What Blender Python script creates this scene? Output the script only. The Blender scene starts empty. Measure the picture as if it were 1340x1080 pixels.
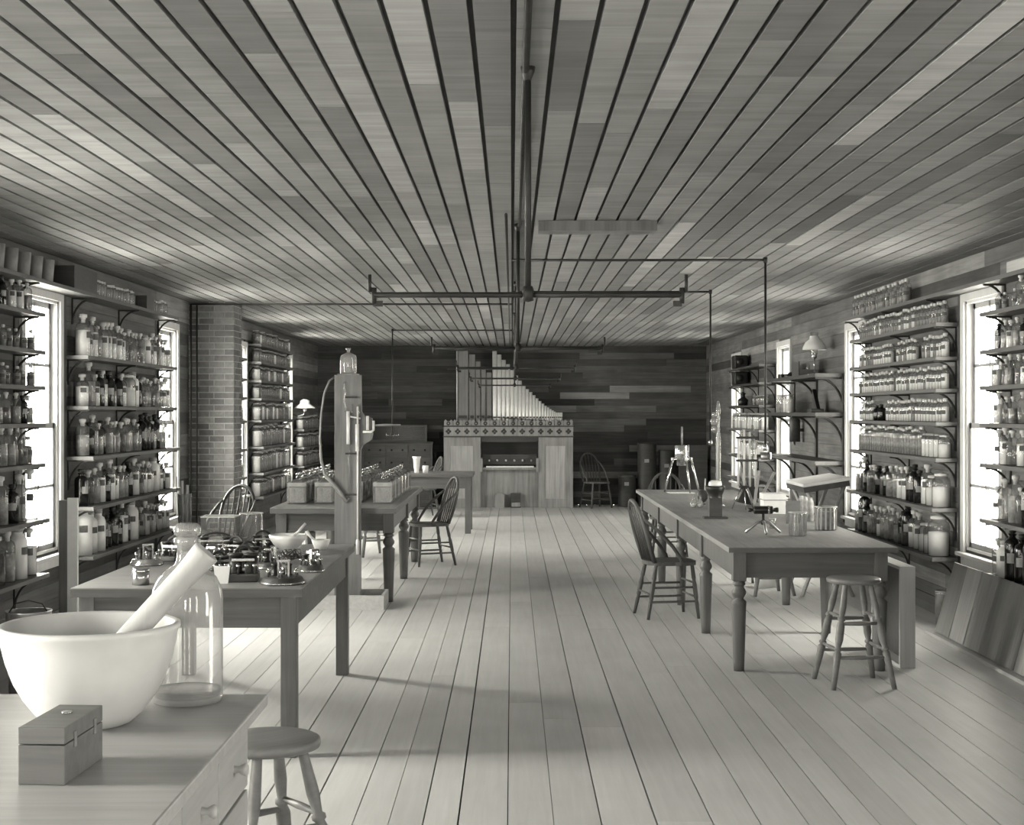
import bpy, bmesh, math, random
from mathutils import Vector, Matrix
R = random.Random(7)
PI = math.pi
SC = bpy.context.scene
COL = SC.collection

# ------------------------------------------------------------------ camera
cam = bpy.data.cameras.new('camera'); cam_o = bpy.data.objects.new('camera', cam); COL.objects.link(cam_o)
cam.sensor_fit = 'HORIZONTAL'; cam.sensor_width = 36.0; cam.lens = 36.0 * 1900 / 1340
cam.clip_start = 0.05; cam.clip_end = 200
cam_o.location = (0, 0, 1.65); cam_o.rotation_euler = (PI / 2, 0, 0)
SC.camera = cam_o
SC.view_settings.view_transform = 'Standard'; SC.view_settings.look = 'None'
SC.view_settings.gamma = 1.0; SC.view_settings.use_curve_mapping = False
SC.view_settings.exposure = 0.52
SC.cycles.max_bounces = 10; SC.cycles.diffuse_bounces = 7; SC.cycles.glossy_bounces = 4
SC.cycles.transparent_max_bounces = 32; SC.cycles.transmission_bounces = 6
SC.cycles.caustics_reflective = False; SC.cycles.caustics_refractive = False
SC.cycles.sample_clamp_indirect = 6.0

# ------------------------------------------------------------------ sky: hazy daylight, the veiled sun stands to the left
world = bpy.data.worlds.new('world'); SC.world = world; world.use_nodes = True
wn = world.node_tree.nodes; wl = world.node_tree.links
for n in list(wn): wn.remove(n)
SKY = 34.0
geo = wn.new('ShaderNodeTexCoord')
dot = wn.new('ShaderNodeVectorMath'); dot.operation = 'DOT_PRODUCT'
sd = Vector((-0.80, 0.34, 0.50)).normalized(); dot.inputs[1].default_value = sd
wl.new(geo.outputs['Generated'], dot.inputs[0])
mr = wn.new('ShaderNodeMapRange'); mr.inputs[1].default_value = -1; mr.inputs[2].default_value = 1
mr.inputs[3].default_value = 0.0; mr.inputs[4].default_value = 1.0; wl.new(dot.outputs['Value'], mr.inputs[0])
pw = wn.new('ShaderNodeMath'); pw.operation = 'POWER'; pw.inputs[1].default_value = 3.0; wl.new(mr.outputs[0], pw.inputs[0])
ma = wn.new('ShaderNodeMath'); ma.operation = 'MULTIPLY_ADD'; ma.inputs[1].default_value = 1.5 * SKY; ma.inputs[2].default_value = 0.60 * SKY
wl.new(pw.outputs[0], ma.inputs[0])
bg = wn.new('ShaderNodeBackground'); bg.inputs[0].default_value = (1.0, 0.970, 0.86, 1)
wl.new(ma.outputs[0], bg.inputs[1])
wo = wn.new('ShaderNodeOutputWorld'); wl.new(bg.outputs[0], wo.inputs[0])

WX = 3.48          # inner face of the side walls
HC = 2.84          # ceiling
YF = 26.0          # far wall
YB = -3.6          # wall behind
WIN = {-1: [10.73 + 3.9 * k for k in range(-3, 4)], 1: [10.73 + 3.9 * k for k in (-3, -2, 0, 1, 2, 3)]}   # left wall; right wall, one unseen window left out to dim the floor
WIN_W, WIN_Z0, WIN_Z1 = 0.80, 0.60, 2.50     # glazed opening (casing comes on top)
for s in (-1, 1):
    for c in WIN[s]:
        ld = bpy.data.lights.new('window_daylight', 'AREA'); ld.shape = 'RECTANGLE'; ld.size = WIN_W; ld.size_y = WIN_Z1 - WIN_Z0
        ld.cycles.is_portal = True
        lo = bpy.data.objects.new('window_daylight', ld); COL.objects.link(lo)
        lo.location = (s * (WX + 0.11), c, (WIN_Z0 + WIN_Z1) / 2)
        lo.rotation_euler = (0, s * PI / 2, 0)
        ld.size, ld.size_y = WIN_Z1 - WIN_Z0, WIN_W

ADDED_WIN_X = [-2.1, 0.0, 2.1]     # unseen windows added in the gable wall behind the viewpoint for frontal light
for bx_ in ADDED_WIN_X:  # daylight portals for the added gable windows
    ld = bpy.data.lights.new('window_daylight', 'AREA'); ld.shape = 'RECTANGLE'; ld.size = WIN_W; ld.size_y = WIN_Z1 - WIN_Z0; ld.cycles.is_portal = True
    lo = bpy.data.objects.new('window_daylight', ld); COL.objects.link(lo)
    lo.location = (bx_, YB - 0.11, (WIN_Z0 + WIN_Z1) / 2); lo.rotation_euler = (PI / 2, 0, 0)

# ------------------------------------------------------------------ materials
def nmat(name):
    m = bpy.data.materials.new(name); m.use_nodes = True
    nt = m.node_tree
    return m, nt.nodes, nt.links, nt.nodes['Principled BSDF']

def flat(name, v, rough=0.5, metal=0.0, noise=0.12, scale=18.0, spec=0.5):
    m, n, l, b = nmat(name)
    tc = n.new('ShaderNodeTexCoord'); nz = n.new('ShaderNodeTexNoise'); nz.inputs['Scale'].default_value = scale
    nz.inputs['Detail'].default_value = 4
    l.new(tc.outputs['Object'], nz.inputs['Vector'])
    mp = n.new('ShaderNodeMapRange'); mp.inputs[1].default_value = 0.3; mp.inputs[2].default_value = 0.7
    mp.inputs[3].default_value = v * (1 - noise); mp.inputs[4].default_value = min(1, v * (1 + noise))
    l.new(nz.outputs[0], mp.inputs[0]); l.new(mp.outputs[0], b.inputs['Base Color'])
    b.inputs['Roughness'].default_value = rough; b.inputs['Metallic'].default_value = metal
    b.inputs['Specular IOR Level'].default_value = spec
    return m

def wood(name, v, axis='y', rough=0.5, contrast=0.35, world_co=False, use_color=False, attr=None, spec=0.4, bump=0.25, fine=1.0):
    """grained wood; the grain runs along axis; use_color multiplies by the object's own colour (board to board tone)"""
    m, n, l, b = nmat(name)
    if world_co:
        g = n.new('ShaderNodeNewGeometry'); src = g.outputs['Position']
    else:
        tc = n.new('ShaderNodeTexCoord'); src = tc.outputs['Object']
    oi = n.new('ShaderNodeObjectInfo')
    add = n.new('ShaderNodeVectorMath'); add.operation = 'ADD'
    rs = n.new('ShaderNodeMath'); rs.operation = 'MULTIPLY'; rs.inputs[1].default_value = 37.0
    l.new(oi.outputs['Random'], rs.inputs[0]); l.new(src, add.inputs[0]); l.new(rs.outputs[0], add.inputs[1])
    mpn = n.new('ShaderNodeMapping')
    sc = {'x': (1.2, 26, 26), 'y': (26, 1.2, 26), 'z': (26, 26, 1.2)}[axis]
    mpn.inputs['Scale'].default_value = [c * fine for c in sc]
    l.new(add.outputs[0], mpn.inputs['Vector'])
    nz = n.new('ShaderNodeTexNoise'); nz.inputs['Scale'].default_value = 1.0; nz.inputs['Detail'].default_value = 6
    nz.inputs['Roughness'].default_value = 0.65; nz.inputs['Distortion'].default_value = 0.6
    l.new(mpn.outputs[0], nz.inputs['Vector'])
    nb = n.new('ShaderNodeTexNoise'); nb.inputs['Scale'].default_value = 2.3; nb.inputs['Detail'].default_value = 3
    l.new(add.outputs[0], nb.inputs['Vector'])
    m1 = n.new('ShaderNodeMapRange'); m1.inputs[1].default_value = 0.25; m1.inputs[2].default_value = 0.75
    m1.inputs[3].default_value = v * (1 - contrast); m1.inputs[4].default_value = v * (1 + contrast * 0.8)
    l.new(nz.outputs[0], m1.inputs[0])
    m2 = n.new('ShaderNodeMapRange'); m2.inputs[1].default_value = 0.3; m2.inputs[2].default_value = 0.7
    m2.inputs[3].default_value = 1 - contrast * 0.5; m2.inputs[4].default_value = 1 + contrast * 0.4
    l.new(nb.outputs[0], m2.inputs[0])
    mu = n.new('ShaderNodeMath'); mu.operation = 'MULTIPLY'; l.new(m1.outputs[0], mu.inputs[0]); l.new(m2.outputs[0], mu.inputs[1])
    out = mu.outputs[0]
    if use_color:
        sp = n.new('ShaderNodeSeparateColor'); l.new(oi.outputs['Color'], sp.inputs[0])
        m3 = n.new('ShaderNodeMath'); m3.operation = 'MULTIPLY'; l.new(out, m3.inputs[0]); l.new(sp.outputs[0], m3.inputs[1]); out = m3.outputs[0]
    if attr:
        at = n.new('ShaderNodeAttribute'); at.attribute_name = attr
        m3 = n.new('ShaderNodeMath'); m3.operation = 'MULTIPLY'; l.new(out, m3.inputs[0]); l.new(at.outputs['Fac'], m3.inputs[1]); out = m3.outputs[0]
    l.new(out, b.inputs['Base Color'])
    b.inputs['Roughness'].default_value = rough; b.inputs['Specular IOR Level'].default_value = spec
    if bump:
        bp = n.new('ShaderNodeBump'); bp.inputs['Strength'].default_value = bump; bp.inputs['Distance'].default_value = 0.004
        l.new(nz.outputs[0], bp.inputs['Height']); l.new(bp.outputs[0], b.inputs['Normal'])
    return m

def glass(name, tint=0.93, edge=0.45, body=0.10, bodyv=0.8):
    """thin clear glass: see-through in the middle, denser at the rims, glossy"""
    m = bpy.data.materials.new(name); m.use_nodes = True
    n = m.node_tree.nodes; l = m.node_tree.links
    for x in list(n): n.remove(x)
    lw = n.new('ShaderNodeLayerWeight'); lw.inputs[0].default_value = 0.35
    mr_ = n.new('ShaderNodeMapRange'); mr_.inputs[1].default_value = 0.0; mr_.inputs[2].default_value = 1.0
    mr_.inputs[3].default_value = tint; mr_.inputs[4].default_value = edge; l.new(lw.outputs['Facing'], mr_.inputs[0])
    tr = n.new('ShaderNodeBsdfTransparent'); l.new(mr_.outputs[0], tr.inputs[0])
    df = n.new('ShaderNodeBsdfDiffuse'); df.inputs[0].default_value = (bodyv, bodyv, bodyv, 1)
    mx = n.new('ShaderNodeMixShader'); mx.inputs[0].default_value = body; l.new(tr.outputs[0], mx.inputs[1]); l.new(df.outputs[0], mx.inputs[2])
    gl = n.new('ShaderNodeBsdfGlossy'); gl.inputs['Roughness'].default_value = 0.06
    lw2 = n.new('ShaderNodeLayerWeight'); lw2.inputs[0].default_value = 0.5
    p5 = n.new('ShaderNodeMath'); p5.operation = 'POWER'; p5.inputs[1].default_value = 4.0; l.new(lw2.outputs['Facing'], p5.inputs[0])
    fr = n.new('ShaderNodeMath'); fr.operation = 'MULTIPLY_ADD'; fr.inputs[1].default_value = 0.75; fr.inputs[2].default_value = 0.05; l.new(p5.outputs[0], fr.inputs[0])
    mx2 = n.new('ShaderNodeMixShader'); l.new(fr.outputs[0], mx2.inputs[0]); l.new(mx.outputs[0], mx2.inputs[1]); l.new(gl.outputs[0], mx2.inputs[2])
    o = n.new('ShaderNodeOutputMaterial'); l.new(mx2.outputs[0], o.inputs[0])
    return m

def brickmat(name):
    m, n, l, b = nmat(name)
    oi = n.new('ShaderNodeObjectInfo'); tc = n.new('ShaderNodeNewGeometry')
    nz = n.new('ShaderNodeTexNoise'); nz.inputs['Scale'].default_value = 28; nz.inputs['Detail'].default_value = 5
    l.new(tc.outputs['Position'], nz.inputs['Vector'])
    m1 = n.new('ShaderNodeMapRange'); m1.inputs[3].default_value = 0.075; m1.inputs[4].default_value = 0.18; l.new(oi.outputs['Random'], m1.inputs[0])
    m2 = n.new('ShaderNodeMapRange'); m2.inputs[1].default_value = .3; m2.inputs[2].default_value = .7; m2.inputs[3].default_value = .75; m2.inputs[4].default_value = 1.25
    l.new(nz.outputs[0], m2.inputs[0])
    mu = n.new('ShaderNodeMath'); mu.operation = 'MULTIPLY'; l.new(m1.outputs[0], mu.inputs[0]); l.new(m2.outputs[0], mu.inputs[1])
    l.new(mu.outputs[0], b.inputs['Base Color']); b.inputs['Roughness'].default_value = 0.85
    bp = n.new('ShaderNodeBump'); bp.inputs['Strength'].default_value = 0.4; bp.inputs['Distance'].default_value = 0.004
    l.new(nz.outputs[0], bp.inputs['Height']); l.new(bp.outputs[0], b.inputs['Normal'])
    return m

M = {}
M['floor'] = wood('floor_boards', 0.51, 'y', 0.46, 0.10, True, True, spec=0.45, bump=0.08)
M['floor_gap'] = flat('floor_gap', 0.03, 0.9)
M['ceil'] = wood('ceiling_boards', 0.20, 'x', 0.62, 0.30, True, True, spec=0.3, fine=0.55)
M['ceil_stuff'] = wood('ceiling_boards_far', 0.20, 'x', 0.62, 0.30, True, False, 'tone', spec=0.3, fine=0.55)
M['ceil_gap'] = flat('ceiling_groove', 0.055, 0.9)
M['wall_y'] = wood('wall_boards_side', 0.105, 'y', 0.7, 0.4, True, True, spec=0.25)
M['wall_x'] = wood('wall_boards_far', 0.085, 'x', 0.7, 0.4, True, True, spec=0.25)
M['wall_back'] = flat('wall_backing', 0.05, 0.9)
M['wall_plain'] = wood('wall_plain', 0.11, 'y', 0.7, 0.35, True)
M['trim'] = wood('painted_casing', 0.55, 'z', 0.5, 0.10, spec=0.4, bump=0.05)
M['sash'] = wood('painted_sash', 0.30, 'z', 0.5, 0.10, spec=0.4, bump=0.05)
M['brick'] = brickmat('brick'); M['mortar_joint'] = flat('mortar_joint', 0.33, 0.9)
M['shelf'] = wood('shelf_wood', 0.10, 'y', 0.55, 0.3); M['shelf_dark'] = wood('shelf_dark', 0.035, 'y', 0.5, 0.3)
M['iron'] = flat('black_iron', 0.022, 0.45, 0.2, 0.3, spec=0.5)
M['pipe'] = flat('gas_pipe', 0.018, 0.5, 0.0, 0.3, spec=0.3)
M['tabletop'] = wood('bench_top', 0.20, 'x', 0.45, 0.3); M['tabley'] = wood('bench_top_long', 0.25, 'y', 0.45, 0.3)
M['tablewood'] = wood('bench_wood', 0.095, 'x', 0.5, 0.35); M['legwood'] = wood('leg_wood', 0.11, 'z', 0.45, 0.35)
M['darkedge'] = wood('bench_edge', 0.09, 'x', 0.5, 0.3)
M['chair'] = wood('chair_wood', 0.08, 'z', 0.55, 0.3); M['chair_light'] = wood('chair_worn', 0.30, 'z', 0.4, 0.3)
M['stool'] = wood('stool_wood', 0.17, 'x', 0.42, 0.25)
M['post'] = wood('pump_post', 0.15, 'z', 0.5, 0.45, fine=0.6)
M['lightwood'] = wood('raw_pine', 0.42, 'y', 0.55, 0.2); M['lightwoodz'] = wood('raw_pine_upright', 0.42, 'z', 0.55, 0.2)
M['desk'] = wood('desk_top', 0.37, 'x', 0.35, 0.18, spec=0.5); M['deskside'] = wood('desk_side', 0.38, 'y', 0.5, 0.15)
M['organ'] = wood('organ_oak', 0.27, 'z', 0.5, 0.35); M['organ_light'] = wood('organ_panel', 0.38, 'z', 0.5, 0.25)
M['organ_dark'] = wood('organ_dark', 0.06, 'x', 0.5, 0.3)
M['pipe_wood'] = wood('organ_wood_pipe', 0.18, 'z', 0.5, 0.3); M['pipe_metal'] = flat('organ_pipe_metal', 0.80, 0.35, 0.25, 0.05)
M['glass'] = glass('clear_glass', 0.97, 0.50, 0.05); M['glass_thick'] = glass('heavy_clear_glass', 0.92, 0.35, 0.22, 0.75)
M['glass_carboy'] = glass('cloudy_bottle_glass', 0.92, 0.40, 0.22, 0.78)
M['glass_amber'] = glass('dark_bottle_glass', 0.22, 0.05, 0.25, 0.02)
M['pane'] = glass('window_pane', 0.97, 0.80, 0.02)
M['powder'] = flat('white_powder', 0.88, 0.8, 0, 0.05); M['greyfill'] = flat('grey_contents', 0.28, 0.5, 0, 0.4, 30)
M['liquid'] = flat('dark_liquid', 0.06, 0.2, 0, 0.3); M['white'] = flat('white_ceramic', 0.72, 0.3, 0, 0.04)
M['cork'] = flat('cork', 0.33, 0.8, 0, 0.3, 60); M['stopper'] = flat('frosted_stopper', 0.60, 0.3, 0, 0.1)
M['label'] = flat('paper_label', 0.10, 0.8, 0, 0.3, 60); M['label_pale'] = flat('pale_label', 0.30, 0.8, 0, 0.15, 60)
M['mortar'] = flat('glazed_mortar', 0.59, 0.35, 0, 0.07, 9); M['pestle'] = wood('pestle_wood', 0.42, 'z', 0.5, 0.12)
M['brass'] = flat('brass', 0.45, 0.25, 0.9, 0.1); M['steel'] = flat('nickel', 0.55, 0.2, 0.9, 0.08)
M['black'] = flat('black_rubber', 0.012, 0.4, 0, 0.3); M['paper'] = flat('white_paper', 0.78, 0.8, 0, 0.04)
M['box'] = wood('small_box_wood', 0.15, 'x', 0.5, 0.25); M['darkwood'] = wood('dark_wood', 0.05, 'x', 0.5, 0.35)
M['rubber'] = flat('grey_hose', 0.20, 0.5); M['ivory'] = flat('ivory', 0.75, 0.3, 0, 0.03)
M['slab'] = wood('leaning_panels', 0.24, 'z', 0.55, 0.25, False, True); M['card'] = flat('grey_card', 0.14, 0.8)
M['cup'] = flat('clay_cup', 0.26, 0.75, 0, 0.2); M['tin'] = flat('tin', 0.35, 0.35, 0.8, 0.15)
M['milk'] = flat('milk_glass', 0.72, 0.25, 0, 0.03)
M['jar_plate'] = flat('battery_plate', 0.42, 0.7, 0, 0.25); M['wax'] = flat('jar_top', 0.62, 0.7, 0, 0.2)

# ------------------------------------------------------------------ mesh helpers
class B:
    """collects shapes into one mesh"""
    def __init__(s): s.v = []; s.f = []; s.sm = []
    def add(s, vs, fs, smooth=False, mat=None):
        o = len(s.v)
        s.v += [tuple(mat @ Vector(p)) if mat else tuple(p) for p in vs]
        s.f += [tuple(i + o for i in f) for f in fs]; s.sm += [smooth] * len(fs)
        return s
    def box(s, c, d, rot=None, bev=0.0):
        x, y, z = d[0] / 2, d[1] / 2, d[2] / 2
        m = Matrix.Translation(c)
        if rot: m = m @ rot
        if bev > 0:
            bm = bmesh.new(); bmesh.ops.create_cube(bm, size=1.0)
            for v in bm.verts: v.co = (v.co.x * d[0], v.co.y * d[1], v.co.z * d[2])
            bmesh.ops.bevel(bm, geom=bm.edges[:], offset=bev, segments=2, affect='EDGES', profile=0.5)
            bm.verts.index_update()
            vs = [v.co[:] for v in bm.verts]; fs = [[v.index for v in f.verts] for f in bm.faces]; bm.free()
            return s.add(vs, fs, False, m)
        vs = [(-x, -y, -z), (x, -y, -z), (x, y, -z), (-x, y, -z), (-x, -y, z), (x, -y, z), (x, y, z), (-x, y, z)]
        return s.add(vs, [(0, 3, 2, 1), (4, 5, 6, 7), (0, 1, 5, 4), (1, 2, 6, 5), (2, 3, 7, 6), (3, 0, 4, 7)], False, m)
    def bx(s, x0, x1, y0, y1, z0, z1, bev=0.0):
        return s.box(((x0 + x1) / 2, (y0 + y1) / 2, (z0 + z1) / 2), (abs(x1 - x0), abs(y1 - y0), abs(z1 - z0)), None, bev)
    def lathe(s, prof, n=16, mat=None, a0=0, a1=2 * PI, smooth=True):
        full = abs(a1 - a0 - 2 * PI) < 1e-6
        k = n if full else n + 1
        vs = []; fs = []
        for (r, z) in prof:
            for i in range(k):
                a = a0 + (a1 - a0) * i / n
                vs.append((max(r, 1e-4) * math.cos(a), max(r, 1e-4) * math.sin(a), z))
        for j in range(len(prof) - 1):
            for i in range(n):
                i2 = (i + 1) % k if full else i + 1
                fs.append((j * k + i, j * k + i2, (j + 1) * k + i2, (j + 1) * k + i))
        return s.add(vs, fs, smooth, mat)
    def tube(s, pts, r, n=8, caps=True):
        pts = [Vector(p) for p in pts]; m = len(pts)
        rr = r if isinstance(r, (list, tuple)) else [r] * m
        t0 = (pts[1] - pts[0]).normalized()
        up = Vector((0, 0, 1)) if abs(t0.z) < 0.9 else Vector((1, 0, 0))
        nx = t0.cross(up).normalized()
        vs = []
        for i, p in enumerate(pts):
            t = (pts[min(i + 1, m - 1)] - pts[max(i - 1, 0)]).normalized()
            nx = (nx - t * nx.dot(t)).normalized(); ny = t.cross(nx)
            for k in range(n):
                a = 2 * PI * k / n
                vs.append(p + (nx * math.cos(a) + ny * math.sin(a)) * rr[i])
        fs = [(j * n + k, j * n + (k + 1) % n, (j + 1) * n + (k + 1) % n, (j + 1) * n + k) for j in range(m - 1) for k in range(n)]
        s.add(vs, fs, True)
        if caps:
            o = len(s.v) - len(vs)
            s.f.append(tuple(o + k for k in reversed(range(n)))); s.f.append(tuple(o + (m - 1) * n + k for k in range(n))); s.sm += [False, False]
        return s
    def prism(s, poly, a, b, axis='y'):
        """poly in the two remaining axes, extruded from a to b"""
        def P(u, v, w):
            return {'y': (u, w, v), 'x': (w, u, v), 'z': (u, v, w)}[axis]
        n = len(poly)
        vs = [P(u, v, a) for u, v in poly] + [P(u, v, b) for u, v in poly]
        fs = [tuple(range(n)), tuple(reversed(range(n, 2 * n)))] + [(i, i + n, (i + 1) % n + n, (i + 1) % n) for i in range(n)]
        return s.add(vs, fs)
    def mesh(s, name, mat):
        me = bpy.data.meshes.new(name); me.from_pydata(s.v, [], s.f); me.polygons.foreach_set('use_smooth', s.sm)
        bm = bmesh.new(); bm.from_mesh(me); bmesh.ops.recalc_face_normals(bm, faces=bm.faces); bm.to_mesh(me); bm.free()
        me.materials.append(mat); me.update()
        return me
    def obj(s, name, mat, parent=None, loc=None, rz=0.0):
        return link(name, s.mesh(name, M[mat] if isinstance(mat, str) else mat), parent, loc, rz)

def link(name, me, parent=None, loc=None, rz=0.0, scale=None):
    o = bpy.data.objects.new(name, me); COL.objects.link(o)
    if loc is not None: o.location = loc
    if rz: o.rotation_euler = (0, 0, rz)
    if scale is not None: o.scale = scale
    if parent is not None: o.parent = parent
    return o

def tag(o, label, cat, group=None):
    o['label'] = label; o['category'] = cat
    if group: o['group'] = group
    return o

def thing(name, label, cat, loc=(0, 0, 0), rz=0.0, group=None):
    return tag(link(name, None, None, loc, rz), label, cat, group)

def dup(root, loc, rz, label, group=None):
    r = root.copy(); COL.objects.link(r); r.location = loc; r.rotation_euler = (0, 0, rz); r['label'] = label
    if group: r['group'] = group
    for ch in list(root.children):
        c = ch.copy(); COL.objects.link(c); c.parent = r
        for g in list(ch.children):
            d = g.copy(); COL.objects.link(d); d.parent = c
    return r

def struct(o):
    o['kind'] = 'structure'; return o

UNIT = {}
def unit_board(mat):
    if mat not in UNIT: UNIT[mat] = B().box((0, 0, 0), (1, 1, 1)).mesh('board', M[mat])
    return UNIT[mat]
def board(name, mat, parent, x0, x1, y0, y1, z0, z1, tone):
    o = link(name, unit_board(mat), parent, ((x0 + x1) / 2, (y0 + y1) / 2, (z0 + z1) / 2), 0, (x1 - x0, y1 - y0, z1 - z0))
    o.color = (tone, tone, tone, 1)
    return o

ORD = ['zeroth', 'first', 'second', 'third', 'fourth', 'fifth', 'sixth', 'seventh', 'eighth', 'ninth', 'tenth', 'eleventh', 'twelfth', 'thirteenth',
       'fourteenth', 'fifteenth', 'sixteenth', 'seventeenth', 'eighteenth', 'nineteenth', 'twentieth', 'twenty-first', 'twenty-second', 'twenty-third',
       'twenty-fourth', 'twenty-fifth', 'twenty-sixth', 'twenty-seventh', 'twenty-eighth', 'twenty-ninth', 'thirtieth', 'thirty-first', 'thirty-second',
       'thirty-third', 'thirty-fourth', 'thirty-fifth', 'thirty-sixth', 'thirty-seventh', 'thirty-eighth']

# ================================================================== THE ROOM
def split(a, b, lo, hi, rr):
    out = []; y = a
    while y < b - 1e-6:
        L = rr.uniform(lo, hi)
        e = b if b - (y + L) < lo * 0.6 else y + L
        out.append((y, min(e, b))); y = min(e, b)
    return out

# floor
fl = struct(B().bx(-WX - 0.14, WX + 0.14, YB - 0.14, YF + 0.14, -0.12, -0.022).obj('floor', 'floor_gap'))
rr = random.Random(3); x = -WX
while x < WX - 0.02:
    w = rr.choice([0.137, 0.143, 0.15, 0.185, 0.19, 0.20, 0.225])
    if WX - (x + w) < 0.09: w = WX - x
    g = rr.choice([0.0015, 0.0015, 0.002, 0.003, 0.0045])
    y0 = YB + rr.uniform(-3.0, 0)
    while y0 < YF:
        L = rr.uniform(4.0, 7.2); a, b_ = max(YB, y0), min(YF, y0 + L)
        if b_ - a > 0.05:
            board('floorboard', 'floor', fl, x + g, x + w - g, a + 0.001, b_ - 0.0015, -0.022, 0.0, rr.uniform(0.90, 1.06))
        y0 += L
    x += w

# ceiling: beaded boards along the room, dark grooves between
ce = struct(B().bx(-WX - 0.14, WX + 0.14, YB - 0.14, YF + 0.14, HC + 0.022, HC + 0.14).obj('ceiling', 'ceil_gap'))
rr = random.Random(11); NR = 54; PW = 2 * WX / NR
forced = [(1.42, 3.2, 6.46, 2.0), (-0.29, 2.6, 5.26, 1.6), (0.53, 2.4, 5.69, 1.5), (1.11, 9.1, 11.9, 2.0), (1.11, 11.9, 13.7, 1.7), (1.53, 11.1, 12.4, 1.9),
          (-1.83, 5.8, 8.83, 1.55), (-1.53, 4.82, 6.96, 0.60), (-2.3, 6.2, 9.0, 1.4), (1.28, 3.4, 7.2, 0.65), (2.3, 6.0, 9.3, 1.35), (2.68, 6.5, 10.5, 1.5), (2.17, 6.2, 9.5, 0.62),
          (-0.55, 9.0, 10.3, 1.6), (0.14, 9.3, 10.2, 1.3), (0.02, 6.4, 9.0, 1.25), (-0.9, 10.5, 11.6, 1.4), (-0.28, 15.0, 17.2, 1.7), (-1.1, 13.5, 15.5, 1.5)]
planks = []
for i in range(NR):
    xa = -WX + i * PW; xc = xa + PW / 2
    cuts = [(a, b_, t) for (fx, a, b_, t) in forced if abs(fx - xc) <= PW / 2]
    cuts.sort(); y = YB; segs = []
    for (a, b_, t) in cuts:
        for (p, q) in split(y, a, 0.9, 3.4, rr): segs.append((p, q, None))
        segs.append((a, b_, t)); y = b_
    for (p, q) in split(y, YF, 0.9, 3.4, rr): segs.append((p, q, None))
    for (p, q, t) in segs:
        if t is None:
            t = rr.choice([0.72, 0.82, 0.9, 1.0, 1.0, 1.06, 1.15, 1.28]) * rr.uniform(0.93, 1.07)
            if rr.random() < 0.05: t *= rr.choice([0.65, 1.4])
        planks.append((xa, p, q, t))
def shown(pl):
    xa, p, q, t = pl
    lim = max(4.0, abs(xa) * 1900 / 690)
    a = max(p, lim)
    if q <= a: return 0.0
    return (1 / a - 1 / q) * 1000 / max(abs(xa), 1.0) * 0 + (1 / a ** 2 - 1 / q ** 2)
planks.sort(key=shown, reverse=True)
rest = B(); tones = []
for k, (xa, p, q, t) in enumerate(planks):
    gr = 0.014
    if k < 300:
        board('ceiling_plank', 'ceil', ce, xa + gr, xa + PW - gr * 0.3, p + 0.002, q - 0.002, HC, HC + 0.022, t)
    else:
        rest.bx(xa + gr, xa + PW - gr * 0.4, p + 0.002, q - 0.002, HC, HC + 0.022); tones += [t] * 6
ro = rest.obj('ceiling_planks', 'ceil_stuff', ce); ro['kind'] = 'stuff'
at_ = ro.data.attributes.new('tone', 'FLOAT', 'FACE'); at_.data.foreach_set('value', tones)

# side walls: backing with window openings, boards in front
CAS = 0.075
RH = HC / 24
def wall_side(s, name, nm_base):
    bk = B(); xo, xi = s * (WX + 0.09), s * (WX + 0.018)
    x0, x1 = min(xo, xi), max(xo, xi)
    edges = [YB]
    for c in WIN[s]: edges += [c - WIN_W / 2, c + WIN_W / 2]
    edges.append(YF)
    for i in range(0, len(edges), 2): bk.bx(x0, x1, edges[i], edges[i + 1], 0, HC + 0.05)
    for c in WIN[s]:
        bk.bx(x0, x1, c - WIN_W / 2, c + WIN_W / 2, 0, WIN_Z0); bk.bx(x0, x1, c - WIN_W / 2, c + WIN_W / 2, WIN_Z1, HC + 0.05)
    w = struct(bk.obj(name, 'wall_plain'))
    rr = random.Random(21 + s)
    xa, xb = sorted((s * WX, s * (WX + 0.018)))
    for r in range(24):
        z0, z1 = r * RH, (r + 1) * RH
        y = 8.0; segs = []
        if z1 > WIN_Z0 and z0 < WIN_Z1:
            for c in WIN[s]:
                if c < 8: continue
                segs.append((y, c - WIN_W / 2)); y = c + WIN_W / 2
            segs.append((y, YF))
        else:
            segs.append((y, YF))
        for (a, b_) in segs:
            for (p, q) in split(a, b_, 2.0, 4.4, rr):
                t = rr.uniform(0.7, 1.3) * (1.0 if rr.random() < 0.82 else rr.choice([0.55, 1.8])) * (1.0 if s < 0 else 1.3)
                board('wall_board', 'wall_y', w, xa, xb, p + 0.001, q - 0.001, z0 + 0.0015, z1 - 0.0015, t)
    return w
wall_side(-1, 'wall_left', 'left'); wall_side(1, 'wall_right', 'right')
wf = struct(B().bx(-WX - 0.16, WX + 0.16, YF + 0.018, YF + 0.16, 0, HC + 0.05).obj('wall_far', 'wall_back'))
rr = random.Random(33)
spec_far = {16: [(0.86, 2.1, 3.2)], 14: [(-0.2, 1.15, 2.6)], 12: [(0.5, 2.4, 1.9)], 17: [(1.75, 3.2, 3.0)], 8: [(2.1, 2.9, 2.0)], 11: [(-3.4, -1.0, 1.9)], 13: [(-3.1, -1.9, 1.7)]}
for r in range(24):
    z0, z1 = r * RH, (r + 1) * RH
    y = -WX; segs = []
    for (a, b_, t) in spec_far.get(r, []):
        for (p, q) in split(y, a, 0.9, 2.6, rr): segs.append((p, q, None))
        segs.append((a, b_, t)); y = b_
    for (p, q) in split(y, WX, 0.9, 2.6, rr): segs.append((p, q, None))
    for (p, q, t) in segs:
        if t is None: t = rr.uniform(0.55, 1.4) * (1.0 if rr.random() < 0.85 else rr.choice([0.4, 1.7]))
        board('wall_board', 'wall_x', wf, p + 0.001, q - 0.001, YF, YF + 0.018, z0 + 0.0015, z1 - 0.0015, t)
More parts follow.
